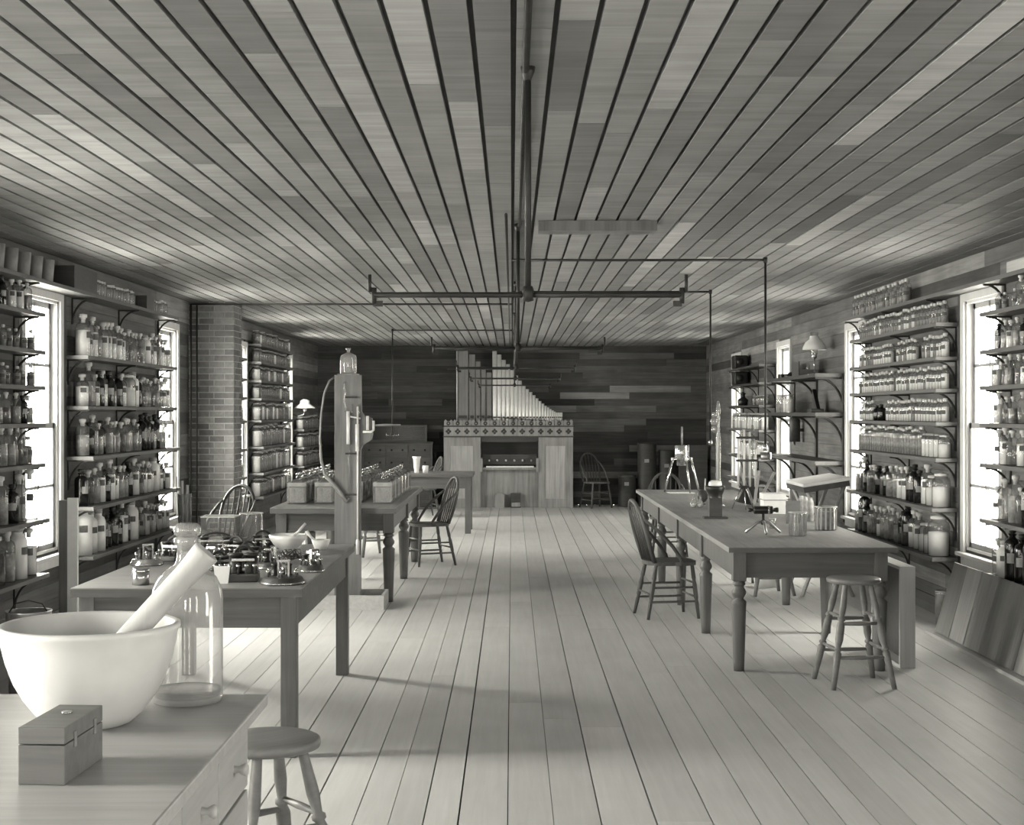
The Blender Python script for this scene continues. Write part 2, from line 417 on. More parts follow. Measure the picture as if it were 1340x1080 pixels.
wb = B(); e_ = [-WX - 0.09]
for bx_ in ADDED_WIN_X: e_ += [bx_ - WIN_W / 2, bx_ + WIN_W / 2]
e_.append(WX + 0.09)
for i in range(0, len(e_), 2): wb.bx(e_[i], e_[i + 1], YB - 0.09, YB, 0, HC + 0.05)
for bx_ in ADDED_WIN_X:
    wb.bx(bx_ - WIN_W / 2, bx_ + WIN_W / 2, YB - 0.09, YB, 0, WIN_Z0); wb.bx(bx_ - WIN_W / 2, bx_ + WIN_W / 2, YB - 0.09, YB, WIN_Z1, HC + 0.05)
struct(wb.obj('wall_back', 'wall_plain'))

# windows
def window(s, c, k, loc=(0, 0, 0), rz=0.0):
    w = struct(link('window_%d' % k, None, None, loc, rz))
    X = lambda u: s * (WX - u)                      # u: distance from the wall face into the room
    def part(nm, mat, u0, u1, y0, y1, z0, z1, par=w, bev=0.0):
        a, b_ = sorted((X(u0), X(u1))); return B().bx(a, b_, y0, y1, z0, z1, bev).obj(nm, mat, par)
    ya, yb = c - WIN_W / 2, c + WIN_W / 2
    fr = B()
    for (y0, y1, z0, z1) in ((ya, ya + 0.02, WIN_Z0, WIN_Z1), (yb - 0.02, yb, WIN_Z0, WIN_Z1), (ya, yb, WIN_Z1 - 0.02, WIN_Z1), (ya, yb, WIN_Z0, WIN_Z0 + 0.02)):
        a, b_ = sorted((X(0.0), X(-0.092))); fr.bx(a, b_, y0, y1, z0, z1)
    fr.obj('jamb', 'trim', w)
    part('casing', 'trim', 0, 0.022, ya - CAS, ya, WIN_Z0 - 0.02, WIN_Z1 + CAS * 0.9)
    part('casing', 'trim', 0, 0.022, yb, yb + CAS, WIN_Z0 - 0.02, WIN_Z1 + CAS * 0.9)
    part('casing', 'trim', 0, 0.024, ya, yb, WIN_Z1, WIN_Z1 + CAS * 0.9)
    part('sill', 'trim', -0.088, 0.06, ya - CAS - 0.02, yb + CAS + 0.02, WIN_Z0 - 0.05, WIN_Z0 - 0.02, bev=0.006)
    part('apron', 'trim', 0, 0.018, ya - CAS, yb + CAS, WIN_Z0 - 0.12, WIN_Z0 - 0.05)
    zm = (WIN_Z0 + WIN_Z1) / 2
    for (z0, z1, u) in ((zm - 0.02, WIN_Z1 - 0.02, -0.050), (WIN_Z0 + 0.02, zm + 0.02, -0.020)):
        sb = B(); a, b_ = sorted((X(u), X(u - 0.028)))
        y0, y1 = ya + 0.02, yb - 0.02
        sb.bx(a, b_, y0, y0 + 0.045, z0, z1); sb.bx(a, b_, y1 - 0.045, y1, z0, z1)
        sb.bx(a, b_, y0, y1, z0, z0 + 0.04); sb.bx(a, b_, y0, y1, z1 - 0.04, z1)
        sb.bx(a, b_, c - 0.011, c + 0.011, z0, z1); mz = (z0 + z1) / 2; sb.bx(a, b_, y0, y1, mz - 0.011, mz + 0.011)
        so = sb.obj('sash', 'sash', w)
        pu = u - 0.012
        for (py0, py1) in ((y0 + 0.045, c - 0.011), (c + 0.011, y1 - 0.045)):
            for (pz0, pz1) in ((z0 + 0.04, mz - 0.011), (mz + 0.011, z1 - 0.04)):
                a2, b2 = sorted((X(pu), X(pu - 0.003))); B().bx(a2, b2, py0, py1, pz0, pz1).obj('pane', 'pane', so)
k = 1
for s in (-1, 1):
    for c in WIN[s]: window(s, c, k); k += 1
for bx_ in ADDED_WIN_X: window(-1, -bx_, k, (0, YB + WX, 0), PI / 2); k += 1  # added windows out of view, to light the foreground from the front

# baseboards
for s, nm in ((-1, 'baseboard_left'), (1, 'baseboard_right')):
    a, b_ = sorted((s * WX, s * (WX - 0.02))); struct(B().bx(a, b_, YB, YF, 0, 0.14).obj(nm, 'wall_plain'))
struct(B().bx(-WX, WX, YF - 0.02, YF, 0, 0.14).obj('baseboard_far', 'darkwood'))
# flat board fixed across the ceiling
tag(B().bx(0.165, 0.90, 9.0, 9.20, HC - 0.062, HC).obj('ceiling_board', 'post'), 'short grey board fixed crosswise under the ceiling planks beside the gas pipe', 'board')

# brick chimney
ch = thing('brick_chimney', 'square brick chimney rising to the ceiling against the left wall', 'chimney', (0, 0, 0))
cx0, cx1, cy0, cy1 = -WX + 0.002, -2.99, 15.62, 16.07
B().bx(cx0, cx1 - 0.008, cy0 + 0.008, cy1 - 0.004, 0, HC).obj('mortar_joints', 'mortar_joint', ch)
bmesh_ = B().box((0, 0, 0), (1, 1, 1), None).mesh('brick', M['brick'])
CH = 0.0667; rr = random.Random(5); nC = int(HC / CH)
for j in range(nC + 1):
    z0 = j * CH + 0.004; z1 = min(z0 + CH - 0.011, HC - 0.002)
    if z1 - z0 < 0.02: continue
    W = cx1 - cx0
    if j % 2 == 0: xs = [(cx0, cx0 + 0.215), (cx0 + 0.226, cx1 - 0.11 + 0.0), (cx1 - 0.10, cx1)]
    else: xs = [(cx0, cx0 + 0.10), (cx0 + 0.111, cx0 + 0.265), (cx0 + 0.276, cx1)]
    for q, (a, b_) in enumerate(xs):
        last = q == len(xs) - 1
        dep = (0.21 if j % 2 == 0 else 0.10) if last else 0.10
        jx = rr.uniform(-0.002, 0.002)
        link('brick', bmesh_, ch, ((a + b_) / 2 + (0 if not last else jx), cy0 + dep / 2 + rr.uniform(-.002, .002), (z0 + z1) / 2), 0, (b_ - a - 0.001, dep, z1 - z0))
    y = cy0 + (0.221 if j % 2 == 0 else 0.111)
    for L in ((0.10, 0.11) if j % 2 == 0 else (0.21, 0.10)):
        e = min(y + L, cy1 + 0.002)
        if e - y > 0.03: link('brick', bmesh_, ch, (cx1 - 0.05 + rr.uniform(-.002, .002), (y + e) / 2, (z0 + z1) / 2), 0, (0.10, e - y - 0.002, z1 - z0))
        y = e + 0.011

# ================================================================== SHELVES
def bracket_mesh(dep, h, mat='iron'):
    b = B(); d = dep * 0.92
    k = 1.5 if h > .3 else 1.0
    b.bx(0, 0.012, -0.012 * k, 0.012 * k, -h, 0); b.bx(0, d, -0.012 * k, 0.012 * k, -0.012 * k, 0)
    pts = []
    for i in range(9):
        a = PI / 2 * i / 8
        pts.append((d * 0.92 * (1 - math.cos(a)) + 0.006, 0, -h * 0.95 * (1 - math.sin(a)) - 0.004))
    b.tube(pts, 0.009 * k, 6)
    return b.mesh('bracket', M[mat])
BM = {}
def shelf(s, y0, y1, z, dep, label, mat='shelf', nb=3, bh=None, th=0.028):
    t = thing('wall_shelf', label, 'shelf', (s * WX, 0, z), 0)
    a, b_ = sorted((0, -s * dep))
    B().bx(a, b_, y0, y1, -th, 0).obj('board', mat, t)
    bh = bh or dep * 1.05
    key = (round(dep, 3), round(bh, 3))
    if key not in BM: BM[key] = bracket_mesh(*key)
    ys = [y0 + 0.10 + (y1 - y0 - 0.20) * i / (nb - 1) for i in range(nb)] if nb > 1 else [(y0 + y1) / 2]
    for y in ys: link('bracket', BM[key], t, (0, y, -th), 0 if s < 0 else PI)
    return t

# ------------------------------------------------------------------ bottles
def bottle_parts(kind):
    """list of (part name, mesh) ; the first is the thing's own mesh"""
    P = []
    def body(prof, mat, n=14): P.append(('body', B().lathe(prof, n).mesh('bottle', M[mat])))
    def part(nm, prof, mat, n=12): P.append((nm, B().lathe(prof, n).mesh(nm, M[mat])))
    def lab(r, z0, z1, mat='label', span=0.9): P.append(('paper_label', B().lathe([(r + 0.0008, z0), (r + 0.0008, z1)], 4, None, -span / 2, span / 2).mesh('paper_label', M[mat])))
    def reagent(r, hb, hn, H): return [(0, 0), (r * 0.96, 0), (r, 0.006), (r, hb), (r * 0.88, hb + 0.018), (r * 0.45, hb + 0.032), (r * 0.38, hn), (r * 0.52, hn + 0.006), (r * 0.52, H)]
    if kind == 'powder':
        r = 0.048; body(reagent(r, 0.185, 0.225, 0.236), 'glass'); part('contents', [(0, 0.004), (r * .95, 0.004), (r * .95, 0.165), (0, 0.170)], 'powder')
        part('stopper', [(r * .30, 0.215), (r * .32, 0.24), (r * .55, 0.246), (r * .55, 0.268), (0, 0.272)], 'stopper'); lab(r, 0.115, 0.155)
    elif kind == 'clear':
        r = 0.046; body(reagent(r, 0.180, 0.222, 0.234), 'glass'); part('stopper', [(r * .30, 0.21), (r * .32, 0.238), (r * .55, 0.244), (r * .55, 0.262), (0, 0.268)], 'stopper'); lab(r, 0.10, 0.14)
    elif kind == 'liquid':
        r = 0.046; body(reagent(r, 0.190, 0.225, 0.236), 'glass'); part('contents', [(0, 0.004), (r * .94, 0.004), (r * .94, 0.15), (0, 0.151)], 'greyfill')
        part('stopper', [(r * .30, 0.215), (r * .32, 0.24), (r * .5, 0.246), (r * .5, 0.264), (0, 0.27)], 'stopper'); lab(r, 0.09, 0.13, 'label_pale')
    elif kind == 'amber':
        r = 0.047; body(reagent(r, 0.185, 0.225, 0.238), 'glass_amber'); part('stopper', [(r * .30, 0.215), (r * .32, 0.24), (r * .5, 0.246), (r * .5, 0.266), (0, 0.27)], 'black'); lab(r, 0.09, 0.14, 'label_pale', 1.1)
    elif kind == 'crock':
        r = 0.062; body([(0, 0), (r, 0), (r, 0.20), (r * .85, 0.222), (r * .55, 0.232), (r * .55, 0.25)], 'white'); part('stopper', [(r * .55, 0.25), (r * .6, 0.252), (r * .6, 0.28), (0, 0.284)], 'cork'); lab(r, 0.13, 0.17)
    elif kind == 'widejar':
        r = 0.068; body([(0, 0), (r, 0), (r, 0.19), (r * .93, 0.21), (r * .70, 0.222), (r * .70, 0.236)], 'glass'); part('contents', [(0, 0.004), (r * .95, 0.004), (r * .95, 0.15), (0, 0.156)], 'powder')
        part('lid', [(r * .68, 0.232), (r * .76, 0.234), (r * .76, 0.25), (0, 0.258)], 'stopper')
    elif kind in ('vial', 'vialg'):
        r = 0.034; body([(0, 0), (r, 0), (r, 0.128), (r * .8, 0.142), (r * .5, 0.148), (r * .5, 0.162)], 'glass', 12)
        part('contents', [(0, 0.004), (r * .92, 0.004), (r * .92, 0.115), (0, 0.118)], 'powder' if kind == 'vial' else 'greyfill', 10)
        part('cork', [(r * .42, 0.155), (r * .52, 0.163), (r * .52, 0.180), (0, 0.183)], 'stopper', 8); lab(r, 0.06, 0.09, span=1.2)
    elif kind == 'packet':
        r = 0.036; body([(0, 0), (r, 0), (r, 0.178), (r * .9, 0.19), (r * .62, 0.196), (r * .62, 0.205)], 'glass', 12)
        part('contents', [(0, 0.004), (r * .93, 0.004), (r * .93, 0.16), (0, 0.162)], 'greyfill', 10); part('cork', [(r * .55, 0.2), (r * .6, 0.206), (r * .6, 0.222), (0, 0.225)], 'stopper', 8)
    elif kind == 'specimen':
        r = 0.060; body([(0, 0), (r, 0), (r, 0.165), (r * .9, 0.178), (r * .72, 0.182), (r * .72, 0.19)], 'glass', 14)
        part('contents', [(0, 0.004), (r * .94, 0.004), (r * .94, 0.15), (0, 0.152)], 'greyfill', 12); part('lid', [(r * .75, 0.188), (r * .78, 0.19), (r * .78, 0.204), (0, 0.208)], 'cork', 10)
    elif kind == 'specimenw':
        r = 0.062; body([(0, 0), (r, 0), (r, 0.17), (r * .9, 0.183), (r * .72, 0.187), (r * .72, 0.196)], 'glass', 14)
        part('contents', [(0, 0.004), (r * .94, 0.004), (r * .94, 0.155), (0, 0.157)], 'powder', 12); part('lid', [(r * .75, 0.19), (r * .78, 0.192), (r * .78, 0.206), (0, 0.21)], 'cork', 10)
    elif kind == 'tumbler':
        r = 0.036; P.append(('body', B().lathe([(0, 0), (r * .9, 0), (r, 0.10), (r * .94, 0.10), (r * .84, 0.008), (0, 0.008)], 12).mesh('tumbler', M['glass_thick'])))
        part('contents', [(0, .01), (r * .82, .01), (r * .88, .085), (0, .086)], 'powder', 10)
        part('lid', [(0, 0.1), (r * .7, 0.1), (r * .7, 0.118), (0, 0.12)], 'stopper', 10)
    elif kind == 'cup':
        r = 0.050; P.append(('body', B().lathe([(0, 0), (r * .78, 0), (r, 0.125), (r * .93, 0.125), (r * .72, 0.008), (0, 0.008)], 16).mesh('cup', M['cup'])))
    return P
DESC = {'powder': ('reagent_bottle', 'clear bottle of white powder', 'bottle'), 'clear': ('reagent_bottle', 'empty clear glass bottle', 'bottle'),
        'liquid': ('reagent_bottle', 'clear bottle of grey substance', 'bottle'), 'amber': ('dark_bottle', 'dark glass bottle', 'bottle'),
        'crock': ('stoneware_jar', 'white stoneware jar', 'jar'), 'widejar': ('wide_jar', 'wide glass jar of powder', 'jar'),
        'vial': ('corked_vial', 'small pale corked vial', 'vial'), 'vialg': ('corked_vial', 'small grey corked vial', 'vial'),
        'packet': ('slim_jar', 'slim corked glass jar', 'jar'), 'specimen': ('specimen_jar', 'grey specimen jar', 'jar'), 'specimenw': ('specimen_jar', 'pale specimen jar', 'jar'),
        'tumbler': ('small_tumbler', 'small lidded glass', 'glass'), 'cup': ('clay_cup', 'grey tapered clay cup', 'cup')}
PROTO = {}
def bottle(kind, x, y, z, sc, szk, rz, label, group):
    if kind not in PROTO: PROTO[kind] = bottle_parts(kind)
    nm, _, cat = DESC[kind]
    ps = PROTO[kind]
    o = link(nm, ps[0][1], None, (x, y, z), rz, (sc, sc, sc * szk)); tag(o, label, cat, group)
    for (pn, me) in ps[1:]: link(pn, me, o)
    return o
RAD = {'powder': .048, 'clear': .046, 'liquid': .046, 'amber': .047, 'crock': .062, 'widejar': .068, 'vial': .034, 'vialg': .034, 'packet': .036, 'specimen': .06, 'specimenw': .062, 'tumbler': .037, 'cup': .051}
def row(s, y0, y1, z, seq, where, group, rr, sc=(0.88, 1.12), front=0.10, gap=0.01, fixed=None, jit=0.012):
    """stand the bottles of seq side by side from y0 (near) to y1 (far)"""
    items = []
    for i, k in enumerate(seq):
        if isinstance(k, tuple): items.append((k[0], k[1], k[2]))
        else: items.append((k, rr.uniform(*sc), rr.uniform(0.93, 1.1)))
    tot = sum(2 * RAD[k] * c for k, c, _ in items); fit = min(1.0, (y1 - y0) / (tot * 1.03))
    items = [(k, c * fit, h / fit) for k, c, h in items]; tot *= fit
    g = ((y1 - y0) - tot) / max(1, len(items))
    y = y0; n = 0
    for (k, c, h) in items:
        r = RAD[k] * c; y += r + g / 2
        n += 1
        xx = s * (WX - front - rr.uniform(-jit, jit))
        face = (-0.75 + rr.uniform(-0.5, 0.4)) if s < 0 else (PI + 0.75 + rr.uniform(-0.4, 0.5))
        bottle(k, xx, y, z, c, h, face, '%s, %s from near end of %s' % (DESC[k][1], ORD[n], where), group)
        y += r + g / 2

rr = random.Random(77)
A_Z = [2.35, 2.085, 1.835, 1.575, 1.293, 0.905, 0.52]
B_Z = [2.094, 1.70, 1.308, 0.915, 0.53]
DEP = 0.19
# left, before the near window
for i, z in enumerate(A_Z):
    shelf(-1, 7.30, 10.24, z, DEP + (0.03 if i > 4 else 0), '%s shelf down beside the nearest left window, at the photo edge' % ORD[i + 1])
seqA = [['powder', 'clear', 'powder', 'amber', 'powder', 'powder', 'liquid'], ['widejar', 'clear', 'vialg', 'vialg', 'vialg', 'vialg', 'vialg', 'vialg'],
        ['liquid', 'liquid', 'liquid', 'vialg', 'vialg', 'vialg', 'vialg', 'vialg'], ['amber', 'liquid', 'clear', 'liquid', 'clear', 'liquid', 'amber', 'liquid'],
        ['liquid', 'liquid', 'clear', 'liquid', 'liquid', 'clear', 'vialg', 'vialg'], ['amber', 'liquid', 'amber', ('liquid', 1.1, 1.1), 'amber', ('clear', 1.1, 1.1), ('clear', 1.2, 1.1)],
        [('powder', 1.1, 1.1), ('liquid', 1.1, 1.1), ('clear', 1.1, 1.1), ('liquid', 1.15, 1.1), ('crock', 1.15, 1.1), ('powder', 1.1, 1.1)]]
for i, sq in enumerate(seqA):
    row(-1, 9.0 if len(sq) < 8 else 9.05, 10.20, A_Z[i], sq, '%s shelf, left photo edge bay' % ORD[i + 1], 'bottles left of the nearest window', rr, (0.70, 0.78) if i < 4 else (0.86, 1.0), 0.11)
# left, between the two near windows
for i, z in enumerate(B_Z):
    shelf(-1, 11.27, 14.27, z, DEP + (0.04 if i > 1 else 0.0), '%s shelf down of the bay before the brick chimney' % ORD[i + 1])
p, c_, l_, a_, k_ = 'powder', 'clear', 'liquid', 'amber', 'crock'
seqB = [[(p, 1.25, 0.98), p, (p, 1.05, 1.15), l_, p, p, (p, 1.08, 1.08), p, p, c_, c_, l_, c_, l_, (k_, .95, 1.0), c_, p, c_, (p, 1.05, 1.05), p, p],
        [(p, 1.1, 0.85), (l_, 1.25, 1.05), p, a_, (p, 1.05, 1.05), a_, l_, a_, p, ('widejar', 1.1, 1.0), (k_, 1.0, 1.1), a_, c_, l_, l_, c_, l_, c_, p, p],
        [(l_, 1.15, 0.95), a_, (l_, 1.1, 1.1), l_, a_, l_, l_, l_, c_, l_, l_, l_, l_, (a_, 1.1, 1.1), (a_, 1.1, 1.15), a_, l_, (a_, 1.1, 1.1), l_, l_, c_],
        [(a_, 1.15, 0.95), c_, l_, (p, 1.1, 1.1), a_, (p, 1.15, 1.1), p, l_, l_, a_, (p, 1.1, 1.1), c_, p, p, p, (k_, 1.0, 1.1), p, a_, p],
        [(k_, 1.2, 1.15), (k_, 1.05, 1.15), (k_, 1.05, 1.15), a_, a_, (a_, 1.1, 1.1), a_, (p, 1.2, 1.15), a_, (k_, 1.1, 1.1), l_, c_, p, l_, p, l_, p, p, p]]
for i, sq in enumerate(seqB):
    row(-1, 11.33, 14.20, B_Z[i], sq, '%s shelf, bay before chimney' % ORD[i + 1], 'bottles between the near left windows', rr, (0.92, 1.08), 0.105)
# top shelf along the left wall
shelf(-1, 7.3, 14.30, 2.585, 0.20, 'long top shelf above the left windows carrying cups and small glasses', nb=6)
for j in range(7):
    bottle('cup', -WX + 0.12, 8.95 + j * 0.255, 2.585, 1.15, 1.15, 0, 'grey tapered clay cup, %s from near end of left top shelf' % ORD[j + 1], 'cups on the top shelf')
t = thing('dark_crate', 'dark low wooden crate beside the clay cups on the left top shelf', 'crate', (-WX + 0.11, 11.2, 2.585))
for (nm, bb) in (('side', (-.085, -.075, -.3, .3, 0, .17)), ('side', (.075, .085, -.3, .3, 0, .17)), ('end', (-.075, .075, -.3, -.29, 0, .17)), ('end', (-.075, .075, .29, .3, 0, .17)), ('bottom', (-.075, .075, -.29, .29, 0, .01))):
    B().bx(*bb).obj(nm, 'darkwood', t)
row(-1, 11.6, 13.0, 2.585, ['tumbler'] * 16, 'left top shelf', 'small glasses on the top shelf', rr, (1.1, 1.2), 0.09)
t = thing('dark_crate', 'small dark open crate between two rows of little glasses on the top shelf', 'crate', (-WX + 0.11, 13.2, 2.585))
for (nm, bb) in (('side', (-.085, -.075, -.14, .14, 0, .12)), ('side', (.075, .085, -.14, .14, 0, .12)), ('end', (-.075, .075, -.14, -.13, 0, .12)), ('end', (-.075, .075, .13, .14, 0, .12)), ('bottom', (-.075, .075, -.13, .13, 0, .01))):
    B().bx(*bb).obj(nm, 'darkwood', t)
row(-1, 13.4, 14.2, 2.585, ['tumbler'] * 9, 'left top shelf far row', 'small glasses on the top shelf', rr, (1.1, 1.2), 0.09)
# beside the chimney, mostly hidden behind it
for i, z in enumerate([2.32, 2.07, 1.84, 1.55, 1.2, 0.856, 0.54]):
    shelf(-1, 16.15, 18.03, z, DEP, '%s shelf down just beyond the brick chimney' % ORD[i + 1], nb=2)
    row(-1, 17.45, 18.0, z, ['specimen', 'specimenw', 'specimen'], '%s shelf just beyond chimney' % ORD[i + 1], 'jars just beyond the chimney', rr, (0.9, 1.0), 0.10)
# bay behind the chimney
C_Z = [2.555, 2.32, 2.075, 1.84, 1.55, 1.20, 0.856, 0.54]
for i, z in enumerate(C_Z):
    shelf(-1, 19.06, 21.95, z, DEP + (0.03 if i > 4 else 0), '%s shelf down of the full bay behind the chimney' % ORD[i + 1], nb=2, mat='shelf')
    tall = 1.40 if i in (5, 6) else (1.12 if i in (4, 7) else 1.0)
    sq = []
    for j in range(17):
        kd = 'specimenw' if (j == 0 and i > 2) or rr.random() < (0.12 if i < 4 else 0.25) else 'specimen'
        sq.append((kd, rr.uniform(.9, 1.05) * (0.9 if tall < 1.1 else 1.0), tall * rr.uniform(.97, 1.03)))
    row(-1, 19.1, 21.9, z, sq, '%s shelf of bay behind chimney' % ORD[i + 1], 'jars in the bay behind the chimney', rr, front=0.095, jit=0.006)
# far left corner rack
for i, z in enumerate([1.385, 1.10, 0.80, 0.50]):
    shelf(-1, 22.98, 25.2, z, DEP, '%s shelf down of the low rack in the far left corner' % ORD[i + 1], nb=2)
    row(-1, 23.0, 25.1, z, ['specimenw'] + ['specimen'] * 11, '%s shelf, far left corner' % ORD[i + 1], 'jars in the far left corner', rr, (0.95, 1.05), 0.10)

# right wall
for i, z in enumerate(A_Z):
    shelf(1, 7.30, 10.22, z, DEP, '%s shelf down beside the nearest right window, at the photo edge' % ORD[i + 1])
    shelf(1, 11.27, 14.15, z, DEP + (0.03 if i > 4 else 0), '%s shelf down of the crowded right bay behind the stool' % ORD[i + 1])
seqR1 = [['clear', 'vialg', 'vialg', 'clear', 'vialg', 'vialg', 'vialg'], ['liquid', 'clear', 'powder', 'amber', 'liquid', 'powder', 'liquid', 'amber'], ['clear', 'liquid', 'amber', 'powder', 'clear', 'liquid', 'clear', 'powder'],
         ['powder', 'clear', 'powder', 'clear', 'liquid', 'clear', 'powder'], ['powder', 'powder', 'liquid', 'powder', 'clear', 'powder', 'clear'],
         [('liquid', 1.15, 1.2), ('liquid', 1.15, 1.2), ('amber', 1.1, 1.1), 'clear', ('liquid', 1.1, 1.1), ('clear', 1.1, 1.0), 'clear'], [('amber', 1.15, 1.15), ('amber', 1.15, 1.1), ('amber', 1.2, 1.1), ('amber', 1.1, 1.1), ('amber', 1.1, 1.2), ('crock', .9, 1.0), 'clear']]
for i, sq in enumerate(seqR1):
    row(1, 9.05, 10.15, A_Z[i], sq, '%s shelf, right photo edge bay' % ORD[i + 1], 'bottles right of the nearest right window', rr, (0.70, 0.78) if i < 4 else (0.85, 0.98), 0.105)
v, w = 'vial', 'vialg'
def mixv(n, pw): return [(v if rr.random() < pw else w, rr.uniform(.95, 1.08), 1.0 + rr.uniform(-.02, .02)) for _ in range(n)]
row(1, 11.35, 14.1, A_Z[0], mixv(33, .15), 'first shelf, right crowded bay', 'vials in the right bay', rr, front=0.085, jit=.004)
row(1, 11.33, 11.95, A_Z[1], mixv(8, .8), 'second shelf near group, right bay', 'vials in the right bay', rr, front=0.085, jit=.004)
row(1, 12.15, 12.75, A_Z[1], mixv(7, .8), 'second shelf middle group, right bay', 'vials in the right bay', rr, front=0.085, jit=.004)
row(1, 12.95, 14.1, A_Z[1], mixv(13, .6), 'second shelf far group, right bay', 'vials in the right bay', rr, front=0.085, jit=.004)
row(1, 11.33, 12.75, A_Z[2], mixv(17, .85), 'third shelf near group, right bay', 'vials in the right bay', rr, front=0.085, jit=.004)
row(1, 12.9, 14.1, A_Z[2], mixv(14, .85), 'third shelf far group, right bay', 'vials in the right bay', rr, front=0.085, jit=.004)
row(1, 11.33, 13.1, A_Z[3], mixv(21, .9), 'fourth shelf near group, right bay', 'vials in the right bay', rr, front=0.085, jit=.004)
row(1, 13.2, 13.5, A_Z[3], [('amber', .8, .7), ('amber', .75, .7)], 'fourth shelf gap, right bay', 'squat dark bottles in the right bay', rr)
row(1, 13.6, 14.1, A_Z[3], mixv(6, .8), 'fourth shelf far group, right bay', 'vials in the right bay', rr, front=0.085, jit=.004)
row(1, 11.33, 11.9, A_Z[4], [('widejar', .75, .95)] * 1 + [('specimenw', .75, 1.2)] * 4, 'fifth shelf, right bay', 'pale jars in the right bay', rr, front=0.09)
row(1, 11.95, 14.1, A_Z[4], [('packet', rr.uniform(.95, 1.1), rr.uniform(.98, 1.02)) for _ in range(25)], 'fifth shelf dark row, right bay', 'slim jars in the right bay', rr, front=0.09, jit=.004)
row(1, 11.33, 14.1, A_Z[5], [('widejar', 1.05, 1.0), ('widejar', 1.0, .95), ('powder', 1.2, 1.0), a_, a_, a_, (p, 1.05, 1.0), p, l_, l_, (a_, .9, 1.1), (l_, 1., .9), a_, c_, l_, a_, (c_, 1.1, 1.1), l_], 'sixth shelf, right crowded bay', 'bottles in the right bay', rr, (0.95, 1.08), 0.11)
row(1, 11.33, 14.1, A_Z[6], [('widejar', 1.25, 1.0), ('widejar', .95, 1.0), ('widejar', .95, .95), p, p, (a_, 1.15, 1.15), (a_, 1.05, 1.0), l_, c_, l_, l_, p, c_, l_, (a_, 1.1, 1.05), (a_, 1.3, 1.15), l_], 'seventh shelf, right crowded bay', 'bottles in the right bay', rr, (0.98, 1.1), 0.115)
shelf(1, 7.3, 14.6, 2.585, 0.17, 'long top shelf above the right windows with a few bottles', nb=6)
row(1, 12.4, 14.4, 2.585, [('vialg', 1.2, 1.0)] * 16, 'right top shelf', 'bottles on the right top shelf', rr, front=0.08)
tag(B().bx(WX - 0.16, WX - 0.02, 8.3, 9.75, 2.585, 2.66, 0.004).obj('plank_offcut', 'lightwood'), 'pale plank offcut lying on the right top shelf near the ceiling', 'plank')
for y in (11.235, 14.185):
    for s in (-1, 1):
        tag(B().bx(s * WX - s * 0.022, s * WX, y - 0.03, y + 0.03, 0.3, 2.55).obj('shelf_standard', 'shelf_dark'),
            'dark upright shelf batten at the %s end of the %s bay' % ('near' if y < 12 else 'far', 'crowded right' if s > 0 else 'left chimney-side'), 'batten')

# right bay with three deep shelves
for i, (z, mt) in enumerate([(2.06, 'shelf_dark'), (1.65, 'shelf_dark'), (1.14, 'shelf')]):
    shelf(1, 15.14, 17.95, z, 0.32, '%s deep shelf on big curved brackets below the shaded lamp' % ['top', 'middle', 'bottom'][i], mt, 3, 0.36, 0.04)
for y in (15.2, 16.55):
    tag(B().bx(WX - 0.022, WX, y - 0.035, y + 0.035, 0.5, 2.06).obj('shelf_standard', 'shelf_dark'), 'dark upright batten behind the deep shelves, %s one' % ('nearer' if y < 16 else 'middle'), 'batten')
row(1, 17.0, 17.85, 1.65, [('specimenw', .8, 1.3)] * 3 + [('specimen', .8, 1.3)] * 3, 'middle deep shelf', 'jars on the deep shelf', rr, front=0.2)
# lamp on the top deep shelf
t = thing('oil_lamp', 'table lamp with white glass shade and chimney on the top deep shelf', 'lamp', (WX - 0.20, 15.75, 2.06))
B().lathe([(0, 0), (.075, 0), (.075, .012), (.03, .022), (.008, .035), (.008, .17), (.028, .18), (.03, .23), (0, .235)], 14).obj('base', 'brass', t)
B().lathe([(.13, .27), (.125, .30), (.10, .35), (.055, .385), (.05, .42)], 18).obj('shade', 'milk', t)
B().lathe([(.035, .22), (.04, .30), (.032, .40), (.045, .455), (.03, .46)], 12).obj('chimney', 'glass', t)
t = thing('bottle_box', 'small open wooden box of little bottles beside the lamp', 'box', (WX - 0.18, 16.35, 2.06))
B().bx(-.10, .10, -.2, .2, 0, .07).obj('box', 'box', t)
B().bx(-.11, -.10, -.2, .2, 0, .16).obj('back', 'darkwood', t)
for j in range(5): link('small_bottle', bottle_parts('vial')[0][1], t, (0, -.15 + j * .075, .0), 0, (.8, .8, .9))
tag(B().lathe([(0, 0), (.10, 0), (.09, .03), (.03, .06), (0, .065)], 16).obj('round_dish', 'black', None, (WX - .2, 17.0, 2.06)), 'low dark round dish on the top deep shelf', 'dish')
tag(B().bx(-.06, .06, -.1, .1, 0, .05, .01).obj('dark_block', 'black', None, (WX - .2, 17.5, 2.06)), 'small black block at the far end of the top deep shelf', 'block')
tag(B().prism([(0.0, 0), (.28, 0), (0.0, .26)], -.02, .02, 'x').obj('set_square', 'black', None, (WX - .12, 16.15, 1.65), PI), 'black triangular piece standing on the middle deep shelf', 'triangle')
tag(B().bx(-.07, .07, -.12, .12, 0, .04, .006).obj('black_tray', 'black', None, (WX - .2, 15.7, 1.65)), 'flat black tray on the middle deep shelf', 'tray')
t = thing('hanging_cylinder', 'dark domed cylinder standing out from the wall beneath the middle deep shelf', 'cylinder', (WX - .10, 17.35, 1.30))
B().lathe([(0, 0), (.065, 0), (.065, .26), (.05, .30), (.02, .32), (0, .325)], 16).obj('body', 'darkwood', t)
B().bx(-.02, .10, -.02, .02, .12, .16).obj('wall_mount', 'iron', t)

